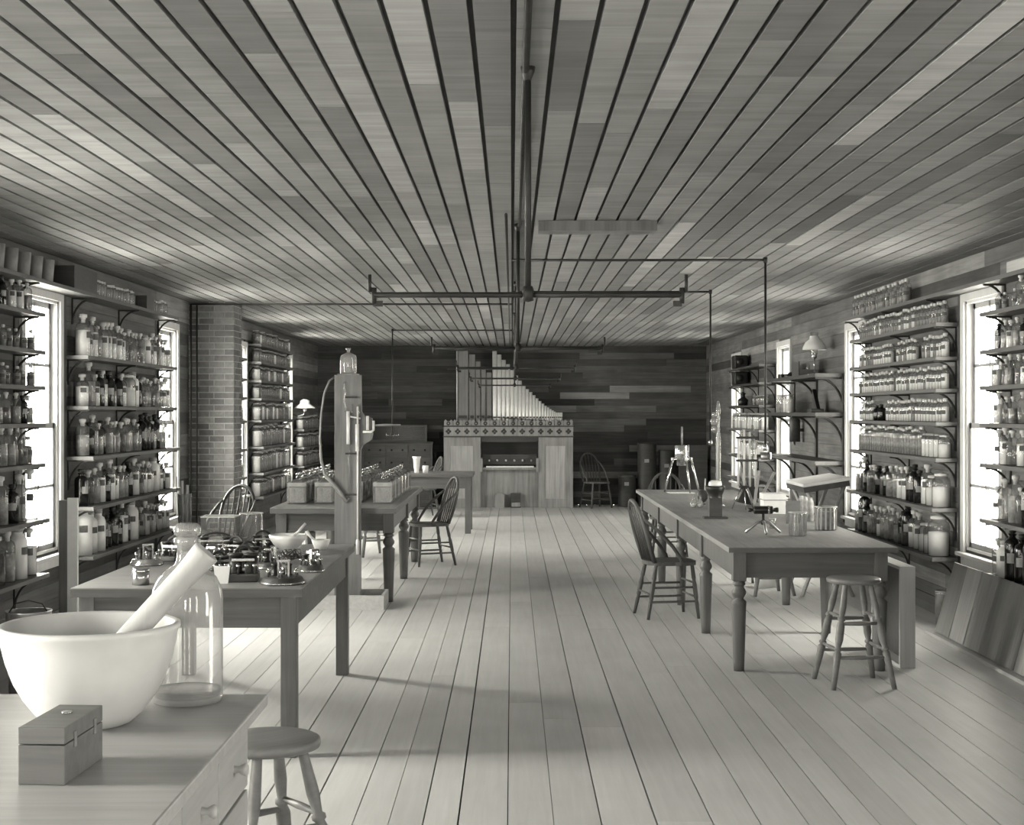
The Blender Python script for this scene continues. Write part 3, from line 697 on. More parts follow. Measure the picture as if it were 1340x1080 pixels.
# right bay before the far window
R4 = [2.29, 2.05, 1.75, 1.42, 1.04, 0.7]
for i, z in enumerate(R4):
    shelf(1, 19.06, 21.9, z, 0.24, '%s shelf down of the far right bay' % ORD[i + 1], 'shelf_dark' if i < 3 else 'shelf', 3, 0.26)
row(1, 19.1, 21.85, R4[3], [('specimenw' if rr.random() < .6 else 'specimen', .85, 1.25) for _ in range(19)], 'fourth shelf, far right bay', 'jars in the far right bay', rr, front=.13)
row(1, 19.1, 21.0, R4[4], [('specimenw', .85, 1.3) for _ in range(14)], 'fifth shelf, far right bay', 'jars in the far right bay', rr, front=.13)
row(1, 19.1, 20.0, R4[2], [('specimen', .7, .9) for _ in range(6)], 'third shelf, far right bay', 'jars in the far right bay', rr, front=.13)
for i, z in ((0, R4[0]), (1, R4[1])):
    t = thing('camera_box', 'black box camera on the %s shelf of the far right bay' % ORD[i + 1], 'camera', (WX - .14, 21.3, z))
    B().bx(-.10, .10, -.15, .15, 0, .195, .02).obj('body', 'black', t); B().lathe([(0, 0), (.05, 0), (.05, .05), (0, .05)], 12, Matrix.Translation((-.02, -.15, .10)) @ Matrix.Rotation(PI / 2, 4, 'X')).obj('lens', 'iron', t)
tag(B().lathe([(0, 0), (.07, 0), (.08, .08), (.03, .12), (.03, .16), (.05, .17), (0, .2)], 12).obj('black_lantern', 'black', None, (WX - .14, 21.0, R4[2])), 'small black round instrument on the third far right shelf', 'instrument')

# lamp bracket in the far left corner
t = thing('wall_lamp', 'wall lamp with white conical shade in the far left corner', 'lamp', (-WX + .0, 23.05, 1.62))
B().tube([(0, 0, 0), (.1, 0, -.03), (.17, 0, .0), (.19, 0, .06)], .011, 8).obj('arm', 'brass', t)
B().lathe([(.17, .10), (.155, .112), (.08, .17), (.075, .22), (.03, .24)], 18, Matrix.Translation((.19, 0, 0))).obj('shade', 'milk', t)
B().lathe([(0, .04), (.04, .05), (.04, .1), (0, .1)], 10, Matrix.Translation((.19, 0, 0))).obj('burner', 'brass', t)

# ================================================================== GAS PIPES
def chandelier(y, k):
    nmz = ['nearest', 'second', 'third', 'fourth', 'farthest'][k]
    t = thing('gas_chandelier', '%s hanging gas fixture with two black arms across the room' % nmz, 'gas light', (0.055 if k == 0 else 0.038, y, 0), 0, 'gas fixtures down the room')
    zb = 2.055
    B().tube([(0, 0, HC - .005), (0, 0, zb)], .0115, 10).obj('stem', 'pipe', t)
    B().lathe([(0, HC), (.026, HC), (.022, HC - .02), (.014, HC - .045), (0, HC - .05)], 12).obj('ceiling_flange', 'pipe', t)
    B().lathe([(0, zb - .025), (.02, zb - .02), (.022, zb + .01), (.016, zb + .03), (0, zb + .03)], 10).obj('hub', 'pipe', t)
    for s in (-1, 1):
        B().tube([(0, 0, zb), (s * .53, 0, zb)], .010, 8).obj('arm', 'pipe', t)
        j = B(); j.tube([(s * .53, 0, zb - .03), (s * .53, 0, zb + .025)], .009, 8); j.tube([(s * .545, 0, zb + .01), (s * .545, 0, zb + .07)], .006, 8)
        jo = j.obj('burner', 'pipe', t)
        B().box((s * .515, 0, zb - .03), (.03, .008, .02)).obj('tap', 'pipe', jo)
    return t
for k, y in enumerate([5.0, 9.15, 13.2, 17.3, 21.6]): chandelier(y, k)
tag(B().tube([(0.047, 2.0, HC - .014), (0.047, 24.5, HC - .014)], .012, 8).obj('gas_main', 'pipe'), 'long gas main running the length of the ceiling', 'pipe')
tag(B().tube([(-.035, 8.5, HC - .03), (-.035, 24.5, HC - .03)], .009, 8).obj('gas_branch', 'pipe'), 'thinner gas branch pipe beside the gas main on the ceiling', 'pipe')
def drop(x, y, zend, lab, burner):
    t = thing('gas_drop_pipe', lab, 'pipe', (0, 0, 0), 0, 'gas drops over the benches')
    sg = 1 if x > 0 else -1
    B().tube([(0.0, y, HC - .035), (x, y, HC - .035)], .010, 8).obj('run', 'pipe', t)
    B().tube([(x, y, HC - .035), (x, y, zend)], .009, 8).obj('drop', 'pipe', t)
    B().lathe([(0, -.02), (.016, -.02), (.016, .02), (0, .02)], 8, Matrix.Translation((x, y, HC - .035))).obj('elbow', 'pipe', t)
    if burner:
        b = B()
        for a in range(4):
            dx, dy = math.cos(a * PI / 2 + .4), math.sin(a * PI / 2 + .4)
            b.tube([(x, y, zend), (x + dx * .09, y + dy * .09, zend)], .006, 6); b.tube([(x + dx * .09, y + dy * .09, zend - .005), (x + dx * .09, y + dy * .09, zend + .03)], .006, 6)
        b.obj('burner_cross', 'brass', t)
    else: B().lathe([(0, 0), (.018, 0), (.02, .03), (.01, .05), (0, .05)], 8, Matrix.Translation((x, y, zend - .02))).obj('outlet', 'brass', t)
drop(1.92, 11.0, 1.38, 'black gas pipe dropping over the middle of the long right bench', False)
drop(1.90, 13.9, 1.36, 'black gas pipe dropping over the far part of the long right bench', False)
drop(-1.68, 20.4, 1.33, 'thin gas pipe dropping over the far left table, cross burner at end', True)
t = thing('gas_wall_pipe', 'black gas pipe crossing the ceiling and running down beside the brick chimney', 'pipe', (0, 0, 0))
B().tube([(0, 15.55, HC - .03), (-WX + .04, 15.55, HC - .03)], .010, 8).obj('run', 'pipe', t)
B().tube([(-WX + .04, 15.55, HC - .03), (-WX + .04, 15.55, 0.3)], .012, 8).obj('riser', 'pipe', t)
B().tube([(-WX + .10, 15.57, HC - .03), (-WX + .10, 15.57, 0.3)], .009, 8).obj('riser', 'pipe', t)

# ================================================================== TABLES
def turned_leg(name, t, x, y, h, blk, w=.085, mat='legwood'):
    b = B(); b.bx(-w / 2, w / 2, -w / 2, w / 2, blk, h, .004)
    r = w / 2
    pr = [(0, 0), (r * .78, 0), (r * .84, .05), (r * 1.12, blk * .74), (r * 1.15, blk * .77), (r * .70, blk * .80), (r * .75, blk * .815), (r * 1.05, blk * .85), (r * 1.08, blk * .88),
          (r * .75, blk * .93), (r * .70, blk * .945), (r * .95, blk * .955), (r * .95, blk * .975), (r * .8, blk * .985), (r * .8, blk), (0, blk)]
    b.lathe(pr, 16)
    return b.obj(name, mat, t, (x, y, 0))

# long right bench
t = thing('work_bench', 'long wooden laboratory bench with turned legs in front of the right shelves', 'table', (0, 0, 0))
TX0, TX1, TY0, TY1, TZ = 1.365, 2.435, 9.15, 16.0, .80
B().bx(TX0, TX1, TY0, TY1, TZ - .035, TZ, .004).obj('top', 'tabley', t)
B().bx(TX0 + .002, TX1 - .002, TY0 - .003, TY0 + .002, TZ - .034, TZ - .004).obj('edge_band', 'darkedge', t)
LEGY = [9.28, 10.86, 12.45, 14.05, 15.82]
for y in LEGY:
    turned_leg('leg', t, TX0 + .085, y, TZ - .035, .575); turned_leg('leg', t, TX1 - .085, y, TZ - .035, .575)
B().bx(TX0 + .12, TX1 - .12, TY0 + .115, TY0 + .14, TZ - .205, TZ - .035).obj('apron', 'tablewood', t)
B().bx(TX0 + .12, TX1 - .12, TY1 - .19, TY1 - .165, TZ - .205, TZ - .035).obj('apron', 'tablewood', t)
for a, b_ in zip(LEGY[:-1], LEGY[1:]):
    B().bx(TX0 + .06, TX0 + .085, a + .042, b_ - .042, TZ - .205, TZ - .035).obj('apron', 'legwood', t)
    B().bx(TX1 - .085, TX1 - .06, a + .042, b_ - .042, TZ - .205, TZ - .035).obj('apron', 'legwood', t)

# left bench with battery jars
t = thing('work_bench', 'wooden bench with turned legs carrying rows of square battery jars', 'table', (0, 0, 0))
UX0, UX1, UY0, UY1, UZ = -2.08, -1.0, 12.47, 16.2, .83
B().bx(UX0, UX1, UY0, UY1, UZ - .05, UZ, .004).obj('top', 'tabley', t)
B().bx(UX0 + .002, UX1 - .002, UY0 - .003, UY0 + .002, UZ - .049, UZ - .005).obj('edge_band', 'darkedge', t); B().bx(UX1 - .002, UX1 + .003, UY0 + .002, UY1 - .002, UZ - .049, UZ - .005).obj('edge_band', 'darkedge', t)
L2 = [12.66, 14.42, 16.05]
for y in L2:
    turned_leg('leg', t, UX0 + .075, y, UZ - .05, .60, .095); turned_leg('leg', t, UX1 - .075, y, UZ - .05, .60, .095)
B().bx(UX0 + .12, UX1 - .12, UY0 + .17, UY0 + .195, UZ - .21, UZ - .05).obj('apron', 'tablewood', t)
B().bx(UX0 + .12, UX1 - .12, UY1 - .17, UY1 - .145, UZ - .21, UZ - .05).obj('apron', 'tablewood', t)
for a, b_ in zip(L2[:-1], L2[1:]):
    for xx in (UX0 + .05, UX1 - .075): B().bx(xx, xx + .025, a + .048, b_ - .048, UZ - .21, UZ - .05).obj('apron', 'legwood', t)

def plain_table(label, x0, x1, y0, y1, z, lw, ap, inset=.04, th=.045, mats=('tabletop', 'tablewood', 'legwood')):
    t = thing('plain_table', label, 'table', (0, 0, 0))
    B().bx(x0, x1, y0, y1, z - th, z, .004).obj('top', mats[0], t)
    B().bx(x0 + .002, x1 - .002, y0 - .003, y0 + .002, z - th + .001, z - .005).obj('edge_band', 'darkedge', t); B().bx(x1 - .002, x1 + .003, y0 + .002, y1 - .002, z - th + .001, z - .005).obj('edge_band', 'darkedge', t)
    for x in (x0 + inset + lw / 2, x1 - inset - lw / 2):
        for y in (y0 + inset + lw / 2, y1 - inset - lw / 2):
            B().bx(x - lw / 2, x + lw / 2, y - lw / 2, y + lw / 2, 0, z - th, .003).obj('leg', mats[2], t)
    i = inset + .012
    B().bx(x0 + inset + lw, x1 - inset - lw, y0 + i, y0 + i + .022, z - th - ap, z - th).obj('apron', mats[1], t)
    B().bx(x0 + inset + lw, x1 - inset - lw, y1 - i - .022, y1 - i, z - th - ap, z - th).obj('apron', mats[1], t)
    for x in (x0 + i, x1 - i - .022): B().bx(x, x + .022, y0 + inset + lw, y1 - inset - lw, z - th - ap, z - th).obj('apron', mats[1], t)
    return t
plain_table('plain square-legged wooden table crowded with brass telegraph instruments', -2.10, -1.0, 6.9, 9.21, .815, .075, .15, .03)
plain_table('plain table at the far end left of the organ holding two glasses', -2.3, -.53, 19.72, 20.6, .82, .08, .16, .03)

# foreground chest of drawers
t = thing('drawer_chest', 'pale chest of drawers in the left foreground under the big mortar', 'chest', (0, 0, 0))
B().bx(-1.55, -.650, 1.9, 3.87, .868, .90, .005).obj('top', 'desk', t)
B().bx(-1.52, -.69, 1.95, 3.74, 0, .868).obj('body', 'deskside', t)
DB = {}
for i in range(4):
    y1 = 3.725 - i * .372; y0 = y1 - .362
    for j in range(4):
        z1 = .862 - j * .178; z0 = z1 - .168
        d = B().bx(-.69, -.678, y0, y1, z0, z1, .003).obj('drawer', 'deskside', t)
        B().lathe([(.010, 0), (.008, .012), (.013, .02), (.016, .027), (.012, .034), (0, .036)], 12, Matrix.Translation((-.678, (y0 + y1) / 2, (z0 + z1) / 2)) @ Matrix.Rotation(PI / 2, 4, 'Y')).obj('knob', 'lightwood', d)
# mortar and pestle
DZ = .90
t = tag(B().lathe([(0, 0), (.085, 0), (.100, .006), (.128, .032), (.155, .068), (.177, .108), (.194, .155), (.204, .198), (.208, .222), (.214, .230), (.214, .240), (.205, .244), (.195, .238), (.188, .19), (.165, .11), (.12, .055), (.06, .03), (0, .026)], 56).obj('large_mortar', 'mortar', None, (-1.018, 3.50, DZ)),
        'huge white ceramic mortar on the foreground chest', 'mortar')
pa, pb = Vector((-1.05, 3.46, .965)), Vector((-.735, 3.50, 1.315)); ax = (pb - pa); L = ax.length
rot = ax.to_track_quat('Z', 'Y').to_matrix().to_4x4()
t = thing('pestle', 'thick pale wooden pestle leaning in the large mortar', 'pestle', (0, 0, 0))
B().lathe([(0, -.012), (.02, -.01), (.032, .006), (.036, .03), (.031, .07), (.0285, .15), (.0285, L - .08), (.031, L - .04), (.034, L - .01), (.034, L - .002), (.030, L), (.026, L - .006), (0, L - .008)], 24, Matrix.Translation(pa) @ rot).obj('shaft', 'pestle', t)
# big bottle
t = thing('carboy_bottle', 'large clear glass bottle standing behind the white mortar', 'bottle', (-.842, 3.765, DZ))
B().lathe([(0, .012), (.05, .008), (.075, 0), (.086, .002), (.091, .012), (.091, .27), (.088, .295), (.075, .322), (.05, .345), (.032, .358), (.027, .372), (.026, .405), (.034, .408), (.034, .424), (.028, .428)], 36).obj('body', 'glass_carboy', t)
B().lathe([(0, .017), (.083, .017), (.0865, .03), (.0865, .035), (.083, .024), (0, .024)], 36).obj('thick_base', 'glass', t)
B().lathe([(.022, .40), (.026, .43), (.034, .433), (.036, .45), (.028, .462), (0, .464)], 20).obj('stopper', 'glass_thick', t)
# small hinged box
t = thing('hinged_box', 'small wooden hinged box in front of the mortar', 'box', (-.941, 3.035, DZ), -.05)
B().bx(-.048, .048, -.115, .115, 0, .080, .002).obj('body', 'box', t)
B().bx(-.048, .048, -.115, .115, .082, .116, .002).obj('lid', 'box', t)
for y in (-.06, .06): B().bx(.048, .051, y - .007, y + .007, .066, .098).obj('clasp', 'steel', t)
B().lathe([(0, .116), (.012, .116), (.012, .119), (0, .119)], 14, Matrix.Translation((.0, .03, 0))).obj('lid_disc', 'steel', t)

# ================================================================== STOOLS AND CHAIRS
def make_stool(label, h=.65, r=.163, spread=.265):
    t = thing('wooden_stool', label, 'stool', (0, 0, 0), 0, 'round wooden stools')
    B().lathe([(0, h - .034), (r * .9, h - .034), (r * .985, h - .028), (r, h - .016), (r * .985, h - .005), (r * .93, h), (0, h - .006)], 32).obj('seat', 'stool', t)
    P = []
    for k in range(4):
        a = PI / 4 + k * PI / 2
        top = Vector((math.cos(a) * r * .66, math.sin(a) * r * .66, h - .03)); bot = Vector((math.cos(a) * spread, math.sin(a) * spread, 0)); P.append((top, bot))
        ax = top - bot; L = ax.length
        pr = [(0, 0), (.015, .001), (.019, .2 * L), (.023, .34 * L), (.015, .362 * L), (.023, .372 * L), (.023, .39 * L), (.015, .40 * L), (.024, .47 * L), (.024, .6 * L), (.015, .642 * L), (.023, .653 * L), (.023, .671 * L), (.015, .681 * L), (.021, .78 * L), (.016, .97 * L), (.016, L)]
        B().lathe(pr, 12, Matrix.Translation(bot) @ ax.to_track_quat('Z', 'Y').to_matrix().to_4x4()).obj('leg', 'stool', t)
    for k in range(4):
        for f in ((.30, .62) if k % 2 == 0 else (.37, .68)):
            p0 = P[k][1].lerp(P[k][0], f); p1 = P[(k + 1) % 4][1].lerp(P[(k + 1) % 4][0], f); m = (p0 + p1) / 2
            B().tube([p0, m, p1], [.009, .013, .009], 8).obj('stretcher', 'stool', t)
    return t
s0 = make_stool('round four-legged wooden stool at the near end of the right bench')
s0.location = (2.075, 8.82, 0); s0.rotation_euler = (0, 0, .10)
dup(s0, (2.32, 13.2, 0), .2, 'round wooden stool pushed under the long right bench', 'round wooden stools').scale = (1, 1, .86)
dup(s0, (-1.62, 16.75, 0), .5, 'round wooden stool behind the battery jar bench', 'round wooden stools')
dup(s0, (-.752, 4.47, 0), PI / 4 - .12, 'round wooden stool half behind the foreground chest of drawers', 'round wooden stools')

def make_chair(label, mat='chair'):
    t = thing('bow_back_chair', label, 'chair', (0, 0, 0), 0, 'bow-back chairs')     # faces +Y
    # seat
    bm = B(); n = 28; pr = []
    for k in range(n):
        a = 2 * PI * k / n; cx, cy = math.cos(a), math.sin(a)
        q = 3.2; rr_ = 1 / (abs(cx) ** q + abs(cy) ** q) ** (1 / q)
        pr.append((cx * rr_ * (.20 + (.015 if cy > 0 else -.005)), cy * rr_ * .205))
    bm.prism(pr, .425, .455, 'z'); bm.obj('seat', mat, t)
    # bow
    pts = []
    for k in range(17):
        a = PI * k / 16; x = -.185 * math.cos(a) * (1 + .10 * math.sin(a)); zz = .60 + .34 * math.sin(a) ** .8
        if k in (0, 16): zz = .60
        pts.append((x, -.17 - (zz - .45) * .28, zz))
    pts = [(-.165, -.165, .45)] + pts + [(.165, -.165, .45)]
    B().tube(pts, .0165, 8).obj('bow', mat, t)
    for k in range(5):
        f = (k - 2) / 2; x = f * .125; zt = .60 + .34 * math.sqrt(max(0, 1 - (f * .62) ** 2)) - .015
        B().tube([(x * .85, -.165, .45), (x, -.17 - (zt - .45) * .28, zt)], [.009, .007], 6).obj('spindle', mat, t)
    for s in (-1, 1):
        arm = [(s * .185, -.26, .80), (s * .20, -.22, .765), (s * .212, -.13, .69), (s * .215, -.03, .58), (s * .208, .04, .48), (s * .205, .05, .44)]
        B().tube(arm, [.010, .013, .015, .015, .014, .012], 8).obj('side_brace', mat, t)
    feet = {}
    for sx in (-1, 1):
        for sy in (-1, 1):
            top = Vector((sx * .15, sy * .15 - .0, .43)); bot = Vector((sx * .20, sy * .19 - (.04 if sy < 0 else 0), 0)); feet[sx, sy] = (top, bot)
            ax = top - bot; L = ax.length
            B().lathe([(0, 0), (.012, 0), (.016, .12), (.013, .15), (.018, .17), (.019, .27), (.014, .31), (.018, .33), (.015, L)], 10, Matrix.Translation(bot) @ ax.to_track_quat('Z', 'Y').to_matrix().to_4x4()).obj('leg', mat, t)
    def at(k, f): return feet[k][1].lerp(feet[k][0], f)
    for (a, b_, fs) in (((-1, -1), (-1, 1), (.32, .58)), ((1, -1), (1, 1), (.32, .58)), ((-1, 1), (1, 1), (.40, .66)), ((-1, -1), (1, -1), (.45,))):
        for f in fs: B().tube([at(a, f), at(b_, f)], .009, 8).obj('stretcher', mat, t)
    return t
c0 = make_chair('bow-back wooden chair drawn up to the left side of the right bench')
c0.location = (1.27, 11.78, 0); c0.rotation_euler = (0, 0, -1.38)
dup(c0, (-.90, 15.75, 0), PI / 2 + .42, 'bow-back wooden chair facing the battery jar bench', 'bow-back chairs')
dup(c0, (-2.74, 13.8, 0), 2.75, 'dark bow-back chair in front of the brick chimney', 'bow-back chairs')
dup(c0, (1.80, 16.75, 0), PI, 'bow-back chair at the far end of the long right bench', 'bow-back chairs')
dup(c0, (1.46, 25.15, 0), PI + .46, 'dark bow-back chair against the far wall beside the organ', 'bow-back chairs')
dup(c0, (-1.42, 23.0, 0), 1.9, 'bow-back chair half hidden behind the far table left of the organ', 'bow-back chairs')

# ================================================================== MERCURY PUMP POST
t = thing('pump_post', 'tall wooden post with glass vacuum pump tubes standing in a tray', 'pump', (-1.39, 12.42, 0))
pl = [(-.125, .03), (.098, .03), (.098, 1.33), (.115, 1.37), (.19, 1.42), (.20, 1.46), (.195, 1.60), (.13, 1.62), (.105, 1.66), (.10, 1.97), (-.125, 1.97)]
B().prism(pl, -.035, .035, 'y').obj('board', 'post', t)
B().tube([(.0, -.05, .92), (.0, -.05, 1.60)], .007, 8).obj('glass_tube', 'glass', t)
B().tube([(.075, -.05, .48), (.075, -.05, 1.70)], .008, 8).obj('glass_tube', 'stopper', t)
B().tube([(-.005, -.05, 1.38), (-.005, -.05, 1.66)], .016, 10).obj('glass_bulb', 'stopper', t)
B().tube([(.072, -.05, 1.32), (.072, -.05, 1.55)], .017, 10).obj('glass_bulb', 'stopper', t)
zz = [(-.035 + .01 * math.sin(k * 1.4), -.05, 1.66 + .028 * k) for k in range(10)]
B().tube(zz, .008, 8).obj('coil_tube', 'glass', t)
for x in (.03, .085): B().tube([(x, -.05, 1.58), (x, -.05, 1.72)], .007, 8).obj('glass_tube', 'glass', t)
B().tube([(-.02, -.05, 1.62), (.1, -.05, 1.6)], .007, 8).obj('cross_tube', 'stopper', t)
b = B(); b.tube([(.12, -.05, 1.485), (.19, -.05, 1.485), (.21, -.05, 1.5), (.21, -.05, 1.58)], .010, 8); b.tube([(.16, -.05, 1.5), (.16, -.05, 1.62)], .012, 8); b.obj('side_tube', 'stopper', t)
B().tube([(.20, -.04, 1.54), (.30, -.04, 1.545), (.44, -.04, 1.545)], [.006, .010, .006], 8).obj('arm_tube', 'rubber', t)
for z in (1.78, 1.30, .95, .52): B().box((.02, -.043, z), (.10, .018, .016)).obj('tube_clip', 'iron', t)
B().lathe([(0, .44), (.014, .44), (.016, .55), (.010, .57), (0, .57)], 10, Matrix.Translation((.075, -.05, 0))).obj('tap_cup', 'stopper', t)
hp = [(-.13, 0, 1.95), (-.17, -.02, 1.92), (-.21, -.04, 1.82), (-.235, -.05, 1.65), (-.245, -.06, 1.45), (-.235, -.07, 1.25), (-.20, -.07, 1.12), (-.12, -.07, 1.03), (-.06, -.06, .95), (-.02, -.05, .89), (.0, -.05, .92)]
B().tube(hp, [.008] * 5 + [.011, .015, .019, .019, .013, .008], 10).obj('rubber_hose', 'rubber', t)
t = thing('bell_bottle', 'clear narrow-necked glass bottle on top of the pump post', 'bottle', (-1.40, 12.42, 1.97))
# post is thin; the bottle sits on a small cap board
B().bx(-.085, .085, -.085, .085, 0, .012).obj('cap_board', 'post', t)
B().lathe([(0, .012), (.068, .012), (.072, .02), (.072, .145), (.062, .17), (.03, .185), (.014, .19), (.014, .215), (.022, .22), (.022, .23)], 20).obj('body', 'glass_thick', t)
t = thing('drip_tray', 'shallow wooden tray on the floor under the pump post', 'tray', (0, 0, 0))
for bb in ((-1.85, -1.07, 12.12, 12.145, 0, .12), (-1.85, -1.07, 12.555, 12.58, 0, .12), (-1.85, -1.825, 12.145, 12.555, 0, .12), (-1.095, -1.07, 12.145, 12.555, 0, .12)):
    B().bx(*bb).obj('side', 'lightwood', t)
B().bx(-1.825, -1.095, 12.145, 12.555, 0, .03).obj('bottom', 'darkwood', t)

# ================================================================== BATTERY JARS
def make_jar(label):
    t = thing('battery_jar', label, 'jar', (0, 0, 0), 0, 'battery jars on the left bench')
    w, d, h = .088, .165, .20
    b = B(); b.bx(-w, w, -d, d, 0, h, .012); b.obj('glass_case', 'glass_thick', t)
    B().bx(-w + .022, w - .022, -d + .022, d - .022, .012, h - .055).obj('electrolyte', 'jar_plate', t)
    B().bx(-.01, w - .024, -d - .003, -d, .02, h - .06).obj('paper_label', 'label_pale', t)
    B().prism([(-w + .03, h - .012), (w - .03, h - .012), (w - .055, h + .018), (-w + .055, h + .018)], -d + .03, d - .03, 'y').obj('ridge_lid', 'darkedge', t)
    B().bx(-w + .004, w - .004, -d + .004, d - .004, h - .045, h - .012).obj('wax_seal', 'wax', t)
    for (y, hh) in ((-.08, .06), (.0, .05), (.08, .06)):
        pts = [(.012 * math.cos(k * 1.2), y + .012 * math.sin(k * 1.2), h + .016 + hh * k / 10) for k in range(11)]
        B().tube(pts, .006, 6).obj('terminal', 'brass', t)
    return t
j0 = None
for col, x in enumerate([-1.165, -1.44, -1.69, -1.93]):
    for r_ in range(6):
        lab = 'square glass battery jar, %s from near end of %s row from the right' % (ORD[r_ + 1], ORD[col + 1])
        y = 13.22 + r_ * .415 + (0 if col < 1 else (.12 if col == 1 else (.0 if col == 2 else -.05)))
        if j0 is None: j0 = make_jar(lab); j0.location = (x, y, UZ)
        else: dup(j0, (x, y, UZ), 0, lab, 'battery jars on the left bench')
tag(B().lathe([(0, .16), (.05, .155), (.09, .13), (.105, .08), (.105, 0), (.098, 0), (.098, .08), (.085, .122), (0, .150)], 20).obj('glass_dome', 'glass_thick', None, (-1.42, 15.95, UZ)), 'small glass dome at the far end of the battery bench', 'dome')

# ================================================================== THINGS ON THE LEFT INSTRUMENT TABLE
Z1 = .815
def sounder(label, x, y, rb, rz=0, base='darkwood'):
    t = thing('telegraph_sounder', label, 'instrument', (x, y, Z1), rz, 'brass instruments on the table')
    B().lathe([(0, 0), (rb, 0), (rb, .012), (rb * .94, .018), (rb * .9, .03), (rb * .82, .036), (0, .036)], 28).obj('round_base', base, t)
    B().lathe([(rb * .99, .002), (rb * 1.03, .004), (rb * 1.03, .010), (rb * .99, .012)], 28).obj('rim', 'steel', t)
    for sx in (-1, 1):
        B().lathe([(0, .036), (.018, .036), (.018, .042), (.013, .044), (.013, .085), (.018, .087), (.018, .093), (0, .095)], 12, Matrix.Translation((sx * rb * .32, rb * .25, 0))).obj('coil', 'black', t)
    for k in range(6):
        a = k * PI / 3 + .3
        B().lathe([(0, .036), (.007, .036), (.006, .055), (.010, .058), (.010, .066), (.004, .07), (0, .072)], 8, Matrix.Translation((math.cos(a) * rb * .72, math.sin(a) * rb * .72, 0))).obj('terminal_post', 'steel', t)
    B().box((0, -.02, .098), (.016, rb * 1.25, .010), Matrix.Rotation(.12, 4, 'X')).obj('lever', 'brass', t)
    f = B()
    for sx in (-1, 1): f.bx(sx * .025 - .004, sx * .025 + .004, -.03, -.015, .036, .115)
    f.bx(-.03, .03, -.03, -.015, .108, .118); f.obj('frame', 'brass', t)
    return t
sounder('round brass sounder at the near right corner of the instrument table', -1.12, 7.09, .108, .3)
sounder('smaller round brass sounder behind the near corner one', -1.055, 7.62, .07, 1.0)
sounder('round brass sounder alone at the left of the instrument table', -2.0, 7.95, .088, .5, 'steel')
sounder('brass sounder beside the glass bowl', -1.30, 7.78, .075, 2.0)
def gear_box(label, x, y, w, d, h, rz=0):
    """dark instrument: base, magnet coils, posts and a hoop"""
    t = thing('relay_instrument', label, 'instrument', (x, y, Z1), rz, 'dark instruments on the table')
    B().bx(-w, w, -d, d, 0, h * .22, .006).obj('base', 'darkwood', t)
    for sx in (-.5, .5):
        B().lathe([(0, 0), (h * .24, 0), (h * .24, h * .06), (h * .19, h * .07), (h * .19, h * .5), (h * .24, h * .52), (h * .24, h * .58), (0, h * .58)], 14, Matrix.Translation((sx * w, 0, h * .22))).obj('coil', 'black', t)
    hoop = [(-w * .75, d * .3, h * .22)] + [(-w * .75 * math.cos(PI * k / 8), d * .3, h * .55 + h * .45 * math.sin(PI * k / 8)) for k in range(9)] + [(w * .75, d * .3, h * .22)]
    B().tube(hoop, .007, 8).obj('hoop', 'iron', t)
    for k in range(4): B().lathe([(0, 0), (.006, 0), (.006, h * .2), (.011, h * .22), (.011, h * .28), (0, h * .3)], 8, Matrix.Translation(((-.8 + .53 * k) * w, -d * .75, h * .22))).obj('terminal_post', 'steel', t)
    B().box((0, -d * .3, h * .62), (w * 1.5, .010, .012)).obj('armature', 'brass', t)
    return t
gear_box('tall dark relay with hoop on the front edge of the instrument table', -1.335, 7.22, .075, .09, .17, .1)
gear_box('dark coil relay just left of the big bottle top', -1.92, 8.2, .06, .07, .13, -.3)
gear_box('long dark relay in front of the square glass tank', -1.76, 8.62, .13, .08, .12, .05)
gear_box('small dark relay between the hoop relay and glass cylinder', -1.43, 7.9, .06, .07, .13, .4)
gear_box('dark relay at the back left of the instrument table', -2.0, 8.85, .08, .08, .11, .2)
gear_box('small dark relay left of the hoop relay behind the white card', -1.50, 7.45, .055, .06, .12, .6)
gear_box('dark relay in the middle of the instrument table', -1.58, 8.25, .07, .07, .13, -.5)
gear_box('dark relay beside the tall glass cylinder', -1.50, 8.75, .07, .06, .12, .3)
sounder('round brass sounder behind the white card on the instrument table', -1.62, 7.75, .07, 2.6)
# tags, cards, tin
t = thing('paper_tag', 'white card leaning at the front edge of the instrument table', 'card', (-1.415, 7.08, Z1))
B().prism([(-.03, 0), (.03, 0), (.04, .085), (-.04, .085)], -.004, .004, 'y').obj('card', 'paper', t)
tag(B().prism([(-.035, 0), (.03, 0), (.015, .07), (-.05, .07)], -.003, .003, 'y').obj('paper_card', 'paper', None, (-2.02, 8.55, Z1)), 'white card among the dark relays near the left shelves', 'card')
t = thing('tin_canister', 'small shiny tin with lid at the front left of the instrument table', 'tin', (-1.80, 7.04, Z1))
B().lathe([(0, 0), (.041, 0), (.041, .07), (0, .07)], 24).obj('body', 'steel', t); B().lathe([(.043, .066), (.043, .078), (.036, .082), (0, .082)], 24).obj('lid', 'steel', t)
